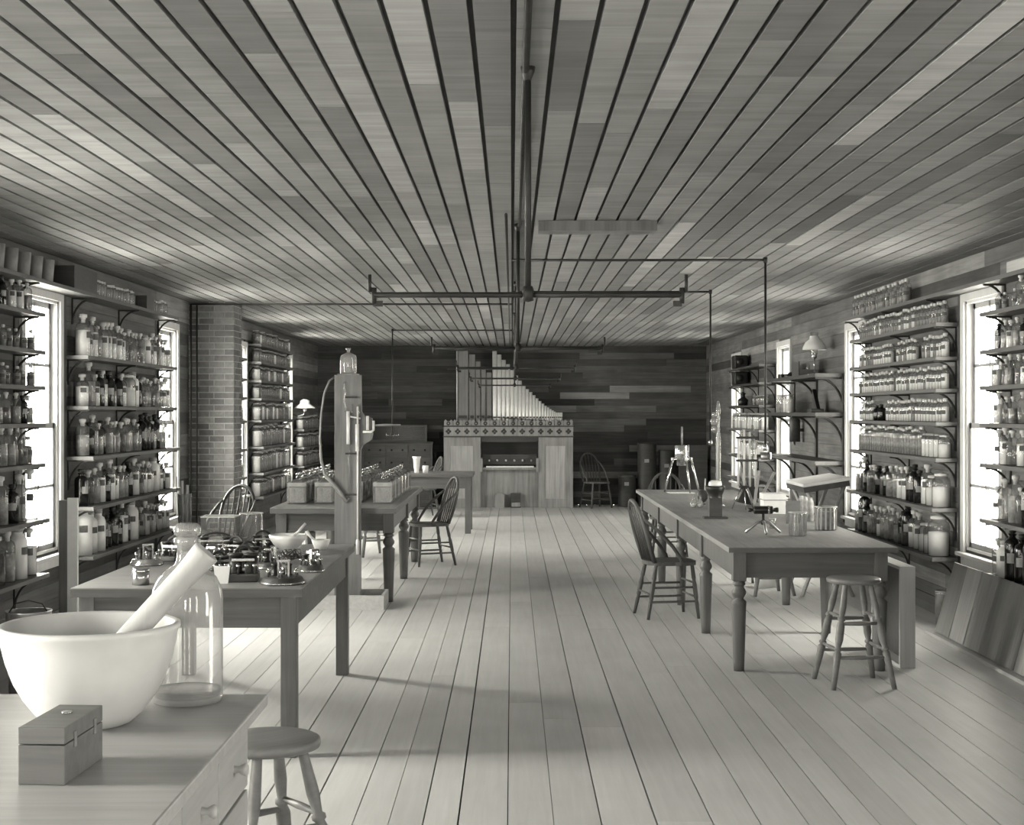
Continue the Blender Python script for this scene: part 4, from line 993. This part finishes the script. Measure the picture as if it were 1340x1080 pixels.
# glass tank and cylinder
t = thing('glass_tank', 'open rectangular glass tank on the instrument table', 'tank', (-1.825, 9.08, Z1))
for bb in ((-.105, .105, -.08, -.074, 0, .185), (-.105, .105, .074, .08, 0, .185), (-.105, -.099, -.074, .074, 0, .185), (.099, .105, -.074, .074, 0, .185)):
    B().bx(*bb).obj('side', 'glass', t)
B().bx(-.099, .099, -.074, .074, 0, .008).obj('bottom', 'glass_thick', t)
b = B()
for (x0, x1, y0, y1) in ((-.107, .107, -.082, -.072), (-.107, .107, .072, .082), (-.107, -.097, -.072, .072), (.097, .107, -.072, .072)): b.bx(x0, x1, y0, y1, .183, .191)
b.obj('rim', 'stopper', t)
def beaker(label, x, y, z, r, h, fill=None, name='glass_beaker', mat='glass', ribs=None):
    t = thing(name, label, 'jar', (x, y, z))
    B().lathe([(0, .006), (r * .9, 0), (r, .008), (r, h - .006), (r * 1.03, h), (r * .97, h), (r * .95, h - .008), (r * .95, .012), (0, .012)], 28).obj('wall', mat, t)
    B().lathe([(r * .95, h), (r * 1.04, h + .001), (r * 1.04, h + .005), (r * .95, h + .005)], 28).obj('rim', 'stopper', t)
    if ribs:
        for k in range(14):
            a = 2 * PI * k / 14
            B().box((math.cos(a) * r * .93, math.sin(a) * r * .93, h * .5), (.006, .012, h * .9), Matrix.Rotation(a, 4, 'Z')).obj('rib', ribs, t)
    if fill: B().lathe([(0, .013), (r * .93, .013), (r * .93, h * fill[0]), (0, h * fill[0])], 24).obj('contents', fill[1], t)
    return t
beaker('tall clear glass cylinder at the back of the instrument table', -1.625, 9.05, Z1, .072, .205)
# bowl with stick, little mortar
t = thing('glass_bowl', 'scalloped white glass bowl on a foot with a spoon in it', 'bowl', (-1.305, 8.45, Z1))
B().lathe([(0, 0), (.05, 0), (.05, .008), (.02, .02), (.03, .03), (.075, .06), (.105, .10), (.110, .125), (.104, .125), (.095, .10), (.065, .067), (0, .042)], 24).obj('bowl', 'milk', t)
B().tube([(-.02, 0, .06), (.06, -.01, .14), (.105, -.02, .19)], [.010, .008, .008], 8).obj('spoon', 'lightwood', t)
t = thing('small_mortar', 'small white dish with a short pestle at the right edge of the table', 'dish', (-1.165, 8.85, Z1))
B().lathe([(0, 0), (.036, 0), (.045, .02), (.058, .06), (.052, .06), (.04, .02), (0, .01)], 20).obj('dish', 'white', t)
B().tube([(.0, 0, .02), (-.06, 0, .075), (-.09, 0, .11)], [.012, .008, .014], 8).obj('pestle', 'white', t)
t = thing('wire_tangle', 'loose tangle of thin wire in front of the white bowl', 'wire', (-1.24, 8.12, Z1))
rw = random.Random(9)
for k in range(6):
    pts = []
    for j in range(14):
        a = j * .9 + k; rad = .035 + .02 * rw.random(); pts.append((math.cos(a) * rad + .01 * k - .02, math.sin(a) * rad, .01 + .06 * rw.random()))
    B().tube(pts, .0022, 4).obj('wire', 'iron', t)
# tall vessel behind the instrument table
t = thing('tall_stand', 'slim wooden pedestal before the chimney holding a tall glass vessel', 'stand', (-3.02, 13.4, 0))
B().lathe([(0, 0), (.14, 0), (.14, .03), (.04, .06), (.035, .5), (.12, .54), (.12, .56), (0, .56)], 16).obj('pedestal', 'legwood', t)
t = thing('tall_glass_vessel', 'tall narrow glass vessel with rods before the brick chimney', 'vessel', (-3.02, 13.4, .56))
B().lathe([(0, .006), (.055, 0), (.06, .01), (.06, .33), (.064, .34), (.058, .34), (.055, .012), (0, .012)], 20).obj('cylinder', 'glass', t)
for (x, hh) in ((-.02, .46), (.02, .42)): B().tube([(x, 0, .02), (x * 1.2, 0, hh)], .012, 8).obj('rod', 'stopper', t)
B().tube([(-.055, 0, .02), (-.075, 0, .5)], .004, 6).obj('wire_rod', 'iron', t)
# upright narrow case left of the table
t = thing('upright_case', 'tall narrow pale wooden case standing left of the instrument table', 'case', (-2.91, 9.5, 0))
B().bx(-.055, .0, 0, .05, 0, 1.075).obj('side', 'post', t); B().bx(.0, .065, .0, .03, 0, 1.09).obj('face', 'paper', t); B().bx(-.055, .065, .05, .25, 0, .06).obj('foot', 'lightwood', t)
t = thing('metal_pail', 'small metal pail low on the left behind the mortar', 'pail', (-2.83, 8.5, 0))
B().lathe([(0, 0), (.11, 0), (.13, .48), (.136, .49), (.125, .49), (.105, .01), (0, .01)], 20).obj('body', 'tin', t)
B().tube([(-.12, 0, .47), (-.08, 0, .53), (0, 0, .55), (.08, 0, .53), (.12, 0, .47)], .004, 6).obj('bail_handle', 'iron', t)

# ================================================================== THINGS ON THE RIGHT BENCH
Z4 = .80
t = thing('black_headed_instrument', 'upright wooden instrument with black cloth head on the right bench', 'instrument', (1.63, 11.65, Z4))
B().bx(-.095, .095, -.06, .06, 0, .015, .003).obj('base', 'darkwood', t)
B().bx(-.053, .053, -.04, .04, .015, .175, .004).obj('body', 'darkwood', t)
B().lathe([(.06, .165), (.058, .19), (.072, .22), (.082, .245), (.078, .262), (.05, .262), (.03, .25), (0, .25)], 20).obj('cloth_head', 'black', t)
B().lathe([(0, .25), (.05, .25), (.055, .27), (.05, .295), (.03, .305), (0, .307)], 16).obj('white_cap', 'white', t)
t = thing('tripod_instrument', 'brass instrument drum on three slim legs at the far end of the bench', 'instrument', (1.79, 15.3, Z4))
B().lathe([(0, .37), (.072, .37), (.075, .375), (.075, .50), (.07, .505), (0, .505)], 20).obj('drum', 'steel', t)
B().lathe([(0, .29), (.05, .29), (.055, .30), (.055, .35), (.10, .352), (.10, .37), (0, .37)], 20).obj('collar', 'brass', t)
B().tube([(.0, 0, .50), (.0, 0, .70)], .010, 8).obj('rod', 'rubber', t)
for a in (PI * 1.06, -1.22, .2):
    dx, dy = math.cos(a), math.sin(a)
    B().tube([(dx * .10, dy * .10, .36), (dx * .19, dy * .19, .012)], [.012, .009], 8).obj('leg', 'steel', t)
    B().lathe([(0, .345), (.018, .345), (.018, .375), (0, .375)], 10, Matrix.Translation((dx * .10, dy * .10, 0))).obj('knuckle', 'white', t)
tag(B().bx(-.13, .13, -.10, .10, 0, .006).obj('paper_sheet', 'paper', None, (1.78, 15.3, Z4 + .001), .1), 'white paper lying under the tripod instrument', 'paper')
for j, x in enumerate((1.625, 1.685)):
    t = thing('glass_flask', 'small round glass flask, %s of the pair on the right bench' % ('left' if j == 0 else 'right'), 'flask', (x, 13.0, Z4))
    B().lathe([(0, 0), (.018, 0), (.03, .02), (.03, .04), (.015, .06), (.008, .07), (.008, .10), (.012, .105)], 16).obj('flask', 'glass_thick', t)
    B().lathe([(0, .003), (.016, .003), (.026, .02), (.026, .028), (0, .03)], 14).obj('contents', 'powder', t)
t = thing('dark_globe', 'small dark globe with a white stick beside the glass flasks', 'globe', (1.76, 13.4, Z4))
B().lathe([(0, 0), (.03, 0), (.03, .01), (.01, .02), (.03, .03), (.05, .06), (.055, .085), (.045, .115), (.02, .135), (0, .138)], 18).obj('globe', 'darkwood', t)
B().tube([(.02, 0, .13), (.025, 0, .24)], .006, 8).obj('stick', 'white', t)
# tall white glass column
t = thing('glass_column', 'very tall pale glass column rising from the right bench', 'glassware', (1.86, 13.1, Z4))
B().lathe([(0, 0), (.06, 0), (.06, .015), (.022, .03), (.022, .62), (.016, .64), (.016, .82), (.022, .86), (.012, .95), (0, .955)], 14).obj('column', 'glass_thick', t)
B().lathe([(0, .02), (.015, .02), (.015, .60), (.009, .62), (.009, .84), (0, .85)], 10).obj('core', 'white', t)
for (z, r) in ((.70, .036), (.77, .042), (.83, .03)): B().lathe([(0, z - r), (r * .7, z - r * .7), (r, z), (r * .7, z + r * .7), (0, z + r)], 12, Matrix.Translation((-.03, 0, 0))).obj('bulb', 'glass_thick', t)
t = thing('tube_stand', 'tripod stand with a bundle of tall glass tubes on the right bench', 'glassware', (2.03, 12.7, Z4))
for a in (.6, 2.7, 4.7): B().tube([(math.cos(a) * .11, math.sin(a) * .11, .007), (math.cos(a) * .02, math.sin(a) * .02, .20)], .006, 6).obj('leg', 'steel', t)
B().lathe([(0, .19), (.045, .19), (.045, .21), (0, .21)], 14).obj('plate', 'iron', t)
for k in range(7):
    x = -.05 + k * .025; hh = [.42, .58, .50, .66, .48, .54, .40][k]
    B().tube([(x, .01 * (k % 2), .20), (x, .01 * (k % 2), .20 + hh)], .010, 8).obj('glass_tube', 'glass' if k % 2 else 'stopper', t)
for z in (.42, .62): B().bx(-.07, .12, -.012, .022, z, z + .02).obj('clamp', 'iron', t)
B().lathe([(0, 0), (.03, .01), (.038, .045), (.03, .08), (0, .09)], 12, Matrix.Translation((.08, 0, .52))).obj('bulb', 'glass_thick', t)
t = thing('ring_stand', 'thin rod stand with clamp standing on a dark tray', 'stand', (2.30, 13.85, Z4))
B().bx(-.17, .17, -.10, .10, 0, .02, .004).obj('tray', 'darkwood', t)
B().tube([(0, 0, .02), (0, 0, .62)], .008, 8).obj('rod', 'steel', t)
B().bx(-.015, .09, -.012, .012, .42, .45).obj('clamp', 'iron', t)
B().lathe([(0, .40), (.05, .40), (.055, .42), (.055, .47), (0, .47)], 14, Matrix.Translation((.12, 0, 0))).obj('clamped_dish', 'tin', t)
t = thing('folded_easel', 'small wooden easel with a black cloth on the right bench', 'easel', (2.22, 13.2, Z4))
for (x0, x1, y) in ((.02, -.02, -.03), (.18, .02, .03), (-.14, -.02, .05)):
    B().box(((x0 + x1) / 2, y, .17), (.024, .018, .31), Matrix.Rotation(math.atan2(x0 - x1, .30), 4, 'Y')).obj('strut', 'lightwood', t)
B().box((-.03, .0, .265), (.18, .02, .018)).obj('rail', 'lightwood', t)
B().prism([(-.16, .03), (-.02, .0), (.0, .24), (-.06, .25)], .06, .075, 'y').obj('black_cloth', 'black', t)
# telescope on a small tripod
t = thing('small_telescope', 'short black telescope on a low three-footed stand on the bench', 'telescope', (1.765, 10.2, Z4))
tr = Matrix.Translation((0, 0, .165)) @ Matrix.Rotation(PI / 2, 4, 'Y')
B().lathe([(0, -.105), (.014, -.105), (.014, -.085), (.010, -.08), (.010, -.07), (.026, -.066), (.028, -.06), (.028, .06), (.026, .066), (.014, .07), (.014, .085), (.018, .088), (.018, .105), (0, .105)], 18, tr).obj('tube', 'black', t)
B().lathe([(.0285, .03), (.0292, .032), (.0292, .042), (.0285, .044)], 18, tr).obj('band', 'steel', t)
B().lathe([(0, .06), (.013, .06), (.016, .09), (.01, .10), (.01, .14), (0, .14)], 12).obj('pillar', 'iron', t)
for a in (.1, PI - .1, -PI / 2):
    dx, dy = math.cos(a), math.sin(a)
    B().tube([(dx * .005, dy * .005, .085), (dx * .045, dy * .045, .075), (dx * .09, dy * .09, .035), (dx * .125, dy * .125, .006)], [.011, .011, .010, .009], 8).obj('foot', 'tin', t)
beaker('clear glass jar with a grey card behind, near corner of the right bench', 1.968, 10.0, Z4, .061, .160, None, 'glass_jar', 'glass', 'glass_thick')
beaker('wider ribbed glass jar on the right bench', 2.27, 10.5, Z4, .080, .165, (.80, 'greyfill'), 'glass_jar', 'glass', 'stopper')
tag(B().bx(-.055, .055, -.008, .008, 0, .175, .002).obj('grey_card', 'card', None, (2.15, 11.1, Z4), .05), 'upright grey card on the right bench behind the glass jar', 'card')
t = thing('paper_box', 'low pale cardboard box on the right bench', 'box', (2.20, 12.25, Z4))
B().bx(-.09, .09, -.10, .10, 0, .115, .003).obj('box', 'paper', t); B().bx(-.094, .094, -.104, .104, .118, .17, .004).obj('lid', 'paper', t); B().bx(-.091, .091, -.101, .101, .113, .12).obj('seam', 'label', t)
beaker('little glass tumbler beside the telescope', 1.91, 10.65, Z4, .025, .07, None, 'glass_tumbler')
for k in range(5):
    tag(B().lathe([(0, 0), (.028, 0), (.028, .15), (.018, .165), (.018, .18)], 12).obj('tall_vial', 'greyfill', None, (2.33 + .02 * (k % 2), 11.35 + .085 * k, Z4)), 'grey glass vial, %s of the row by the bench edge below the drawing board' % ORD[k + 1], 'vial', 'vials on the bench edge')
# tilted drawing stand between bench and shelves
t = thing('folding_stand', 'white-topped folding stand tilted between the right bench and the shelves', 'table', (0, 0, 0))
rt = Matrix.Rotation(-.155, 4, 'Y')
B().box((2.80, 13.32, 1.03), (.43, .86, .03), rt, .008).obj('top', 'paper', t)
B().box((2.80, 13.32, .99), (.41, .82, .05), rt).obj('frame', 'darkwood', t)
for y in (12.98, 13.62):
    B().tube([(2.64, y, .94), (3.05, y, .0)], .018, 6).obj('leg', 'lightwood', t); B().tube([(2.98, y + .04, .99), (2.60, y + .04, 0)], .018, 6).obj('leg', 'lightwood', t)

# ================================================================== AROUND THE RIGHT BENCH
t = thing('standing_case', 'shallow open wooden case standing on edge at the right bench end', 'case', (2.60, 9.36, 0))
B().bx(-.10, 0, 0, .02, 0, .655).obj('side', 'lightwoodz', t); B().bx(-.10, 0, .72, .74, 0, .655).obj('side', 'lightwoodz', t)
B().bx(-.10, 0, .02, .72, .635, .655).obj('side', 'lightwood', t); B().bx(-.10, 0, .02, .72, 0, .02).obj('side', 'lightwood', t); B().bx(-.012, 0, .02, .72, .02, .635).obj('back_panel', 'darkwood', t)
y = 8.75
k = 0
rl = random.Random(4)
pm = {}
while y < 10.75:
    k += 1
    a = math.atan2(.14, .50)
    o = B().box((0, 0, .265), (.016, .318, .53), None, .004).obj('leaning_panel', 'slab', None, (3.14, y + .165, .030)); o.rotation_euler = (rl.uniform(-.012, .012), a + rl.uniform(-.012, .004), rl.uniform(-.012, .012)); tone = [.8, 1.25, .7, .62, 1.05, 1.3][k % 6]; o.color = (tone, tone, tone, 1)
    tag(o, 'thin wooden panel leaning on the right wall, %s from the near end' % ORD[k], 'panel', 'panels leaning on the right wall')
    y += .336
tag(B().bx(3.09, 3.20, 8.7, 10.86, 0, .024).obj('floor_rail', 'lightwood'), 'pale strip on the floor under the leaning panels', 'rail')
t = thing('metal_can', 'shiny metal can on the floor beyond the leaning panels', 'can', (3.36, 11.3, 0))
B().lathe([(0, 0), (.065, 0), (.065, .26), (.068, .265), (.062, .265), (.06, .01), (0, .01)], 20).obj('body', 'tin', t); B().lathe([(.0655, .24), (.068, .243), (.068, .25), (.0655, .253)], 20).obj('band', 'steel', t)
tag(B().lathe([(0, 0), (.10, 0), (.115, .09), (.12, .1), (.11, .1), (.095, .01), (0, .01)], 22).obj('white_basin', 'white', None, (2.40, 13.75, 0)), 'white basin on the floor behind the stool under the bench', 'basin')

# ================================================================== FAR END
# two glasses on the far table
tag(B().lathe([(0, .004), (.032, 0), (.034, .012), (.030, .02), (.04, .08), (.048, .19), (.062, .225), (.057, .225), (.043, .19), (.034, .08), (0, .03)], 20).obj('flared_vase', 'white', None, (-1.31, 19.95, .82)), 'flared white glass vase on the far table', 'vase')
tag(B().lathe([(0, 0), (.036, 0), (.042, .10), (.038, .10), (.032, .008), (0, .008)], 18).obj('white_tumbler', 'white', None, (-1.19, 19.95, .82)), 'short white tumbler beside the flared vase', 'glass')
# drawer cabinet
t = thing('drawer_cabinet', 'dark drawer cabinet against the far wall left of the organ', 'cabinet', (0, 0, 0))
B().bx(-3.0, -1.39, 25.35, 25.95, 0, 1.11).obj('body', 'tablewood', t); B().bx(-3.02, -1.37, 25.32, 25.95, 1.11, 1.14).obj('top', 'darkwood', t)
for i in range(4):
    for j in range(4):
        d = B().bx(-1.43 - i * .39 - .37, -1.43 - i * .39, 25.335, 25.35, .90 - j * .22, 1.09 - j * .22, .004).obj('drawer', 'tablewood', t)
        for xx in (-.09, -.28): B().lathe([(.008, 0), (.012, .012), (.018, .02), (0, .028)], 10, Matrix.Translation((-1.43 - i * .39 + xx, 25.335, .995 - j * .22)) @ Matrix.Rotation(PI / 2, 4, 'X')).obj('knob', 'black', d)
t = thing('glazed_case', 'dark glazed case lying on the far drawer cabinet', 'case', (0, 0, 0))
for bb in ((-2.9, -1.49, 25.45, 25.5, 1.14, 1.17), (-2.9, -1.49, 25.45, 25.5, 1.40, 1.43), (-1.53, -1.49, 25.45, 25.5, 1.17, 1.40), (-2.9, -2.86, 25.45, 25.5, 1.17, 1.40)): B().bx(*bb).obj('frame', 'tablewood', t)
B().bx(-2.86, -1.53, 25.52, 25.9, 1.14, 1.42).obj('box', 'darkwood', t); B().bx(-2.86, -1.53, 25.47, 25.475, 1.17, 1.40).obj('pane', 'pane', t)

# organ
OX0, OX1, OY = -1.18, 1.055, 25.12
t = thing('pipe_organ', 'carved oak pipe organ with silver pipes standing at the far wall', 'organ', (0, 0, 0))
B().bx(OX0, -.545, OY + .02, 25.95, 0, 1.22).obj('case_side', 'organ', t); B().bx(.46, OX1, OY + .02, 25.95, 0, 1.22).obj('case_side', 'organ', t)
for (x0, x1) in ((OX0, -.545), (.46, OX1)):
    w_ = x1 - x0
    for (a, b_, z0, z1) in ((x0, x0 + .11, 0, 1.22), (x1 - .13, x1, 0, 1.22), (x0 + .11, x1 - .13, 1.07, 1.22), (x0 + .11, x1 - .13, 0, .16)):
        B().bx(a, b_, OY, OY + .02, z0, z1).obj('stile', 'organ', t)
    n = 4; pw_ = (w_ - .24) / n
    for q in range(n): B().bx(x0 + .11 + q * pw_ + .002, x0 + .11 + (q + 1) * pw_ - .002, OY + .012, OY + .02, .16, 1.07).obj('panel', 'organ_light', t)
B().bx(-.545, .46, OY + .55, 25.95, 0, 1.22).obj('recess_back', 'organ_dark', t)
B().bx(-.545, .46, OY + .10, OY + .14, 0, .66).obj('knee_panel', 'organ', t)
B().bx(-.545, .46, OY + .04, OY + .55, 1.14, 1.22).obj('header', 'organ_dark', t)
B().bx(-.50, .42, OY - .02, OY + .30, .66, .70).obj('key_bed', 'organ', t)
kb = B().bx(-.445, .375, OY - .01, OY + .13, .70, .722).obj('keyboard', 'ivory', t)
bl = B()
for q in range(36):
    if q % 7 not in (2, 6): bl.bx(-.445 + (q + 1) * .0222 - .005, -.445 + (q + 1) * .0222 + .005, OY + .06, OY + .13, .722, .732)
bl.obj('black_keys', 'black', kb)['kind'] = 'stuff'
B().bx(-.50, .42, OY + .16, OY + .20, .74, .92).obj('stop_board', 'organ_dark', t)
for q in range(6): B().lathe([(0, 0), (.015, 0), (.015, .02), (.02, .03), (0, .04)], 10, Matrix.Translation((-.40 + q * .147, OY + .16, .815)) @ Matrix.Rotation(PI / 2, 4, 'X')).obj('stop_knob', 'ivory', t)
for x in (-.525, .44): B().bx(x - .02, x + .02, OY - .04, OY + .5, .62, .86, .01).obj('key_cheek', 'organ', t)
B().prism([(-.29, .0), (-.13, .0), (-.13, .22), (-.16, .25), (-.26, .25), (-.29, .22)], OY - .03, OY + .05, 'y').obj('pedal', 'organ', t)
p_ = B().bx(-.02, .15, OY + .02, OY + .09, 0, .25).obj('pedal', 'organ_dark', t); B().bx(-.01, .14, OY - .02, OY + .02, .02, .09).obj('tread', 'organ', p_)
# cornice with quatrefoils and crest
B().bx(OX0 - .02, OX1 + .02, OY - .03, 25.9, 1.22, 1.245).obj('cornice', 'organ_dark', t)
B().bx(OX0, OX1, OY - .01, 25.9, 1.245, 1.40).obj('frieze', 'organ', t)
B().bx(OX0 - .03, OX1 + .03, OY - .04, 25.9, 1.40, 1.425).obj('cornice', 'organ_dark', t)
nq = 14
for q in range(nq):
    x = OX0 + .08 + q * (OX1 - OX0 - .16) / (nq - 1)
    f = B()
    for (dx, dz) in ((0, .028), (0, -.028), (.028, 0), (-.028, 0)): f.lathe([(0, 0), (.021, 0), (.021, .006), (0, .008)], 10, Matrix.Translation((x + dx, OY - .01, 1.322 + dz)) @ Matrix.Rotation(PI / 2, 4, 'X'))
    f.obj('quatrefoil', 'organ_dark', t)
    c = B().prism([(x - .075, 1.425), (x + .075, 1.425), (x + .075, 1.50), (x + .05, 1.53), (x + .02, 1.50), (x - .02, 1.50), (x - .05, 1.53), (x - .075, 1.50)], OY - .005, OY + .02, 'y').obj('crest', 'organ', t)
    B().lathe([(.012, 0), (.035, 0), (.035, .006), (.012, .006)], 12, Matrix.Translation((x, OY - .005, 1.462)) @ Matrix.Rotation(PI / 2, 4, 'X')).obj('crest_ring', 'organ_dark', c)
B().bx(OX0 + .05, OX1 - .05, OY + .02, 25.9, 1.425, 1.45).obj('pipe_chest', 'organ_dark', t)
# pipes
ox = lambda px: (560 + px / 4.5 - 669) * 25.3 / 1900
oz = lambda py: 1.65 - (440 + py / 4.5 - 540) * 25.3 / 1900
for (a, b_, top) in ((170, 232, 88), (238, 272, 108), (277, 303, 150), (309, 335, 180), (340, 370, 215)):
    x0, x1 = ox(a), ox(b_); zt = min(oz(top), HC - .06)
    po = B().bx(x0, x1, 25.32, 25.32 + (x1 - x0), 1.45, zt).obj('wood_pipe', 'pipe_wood', t)
    B().bx(x0 + .02, x1 - .02, 25.313, 25.32, 1.55, 1.60).obj('mouth', 'organ_dark', po)
B().tube([(ox(166), 25.30, 1.45), (ox(166), 25.30, min(oz(88), HC - .06))], .010, 8).obj('edge_highlight', 'pipe_metal', t)  # bright rod put in for the highlight along the wood pipe's edge
tops = [88, 108, 140, 165, 200, 232, 262, 290, 312, 330, 348, 366, 382, 397, 410, 420, 430, 438, 445, 451, 456, 461, 466]
xs0 = 374.; n = len(tops)
wds = [30 - 0.95 * i for i in range(n)]; f_ = (788 - 374) / sum(wds)
for i, tp in enumerate(tops):
    w_ = wds[i] * f_; r = ox(xs0 + w_) - ox(xs0); r = r * .48
    xc = ox(xs0 + w_ / 2); xs0 += w_; zt = min(oz(tp), HC - .05)
    po = B().lathe([(0, 0), (r * .35, 0), (r, .09), (r, zt - 1.45), (r * .92, zt - 1.45), (r * .92, .2)], 14, Matrix.Translation((xc, 25.36, 1.45))).obj('metal_pipe', 'pipe_metal', t)
    B().box((xc, 25.36 - r, 1.565), (r * 1.1, .006, .028)).obj('mouth', 'organ_dark', po)
B().tube([(OX0 + .05, 25.28, oz(195)), (ox(470), 25.28, oz(195))], .010, 6).obj('stay_rail', 'organ_dark', t)
B().tube([(ox(285), 25.27, oz(470)), (ox(700), 25.27, oz(500))], .008, 6).obj('stay_rail', 'organ_dark', t)

# dark drums and board at the far right
for i, (x, r, h) in enumerate(((2.02, .16, .56), (2.37, .17, 1.12), (2.72, .15, 1.0))):
    t = thing('dark_drum', 'dark tall drum with a paper tag by the far wall, %s one' % ['leftmost and shortest', 'middle', 'rightmost'][i], 'drum', (x, 25.5, 0), 0, 'dark drums at the far wall')
    B().lathe([(0, 0), (r, 0), (r, .02), (r * .97, .03), (r * .97, h - .05), (r, h - .04), (r, h - .01), (0, h)], 24).obj('body', 'darkwood', t)
    B().box((-.02, -r * .99, h * .72), (.08, .006, .06)).obj('tag', 'label_pale', t)
tag(B().bx(2.92, 3.42, 25.4, 25.46, 0, 1.08, .004).obj('grey_board', 'tablewood'), 'plain grey board cabinet front in the far right corner', 'board')
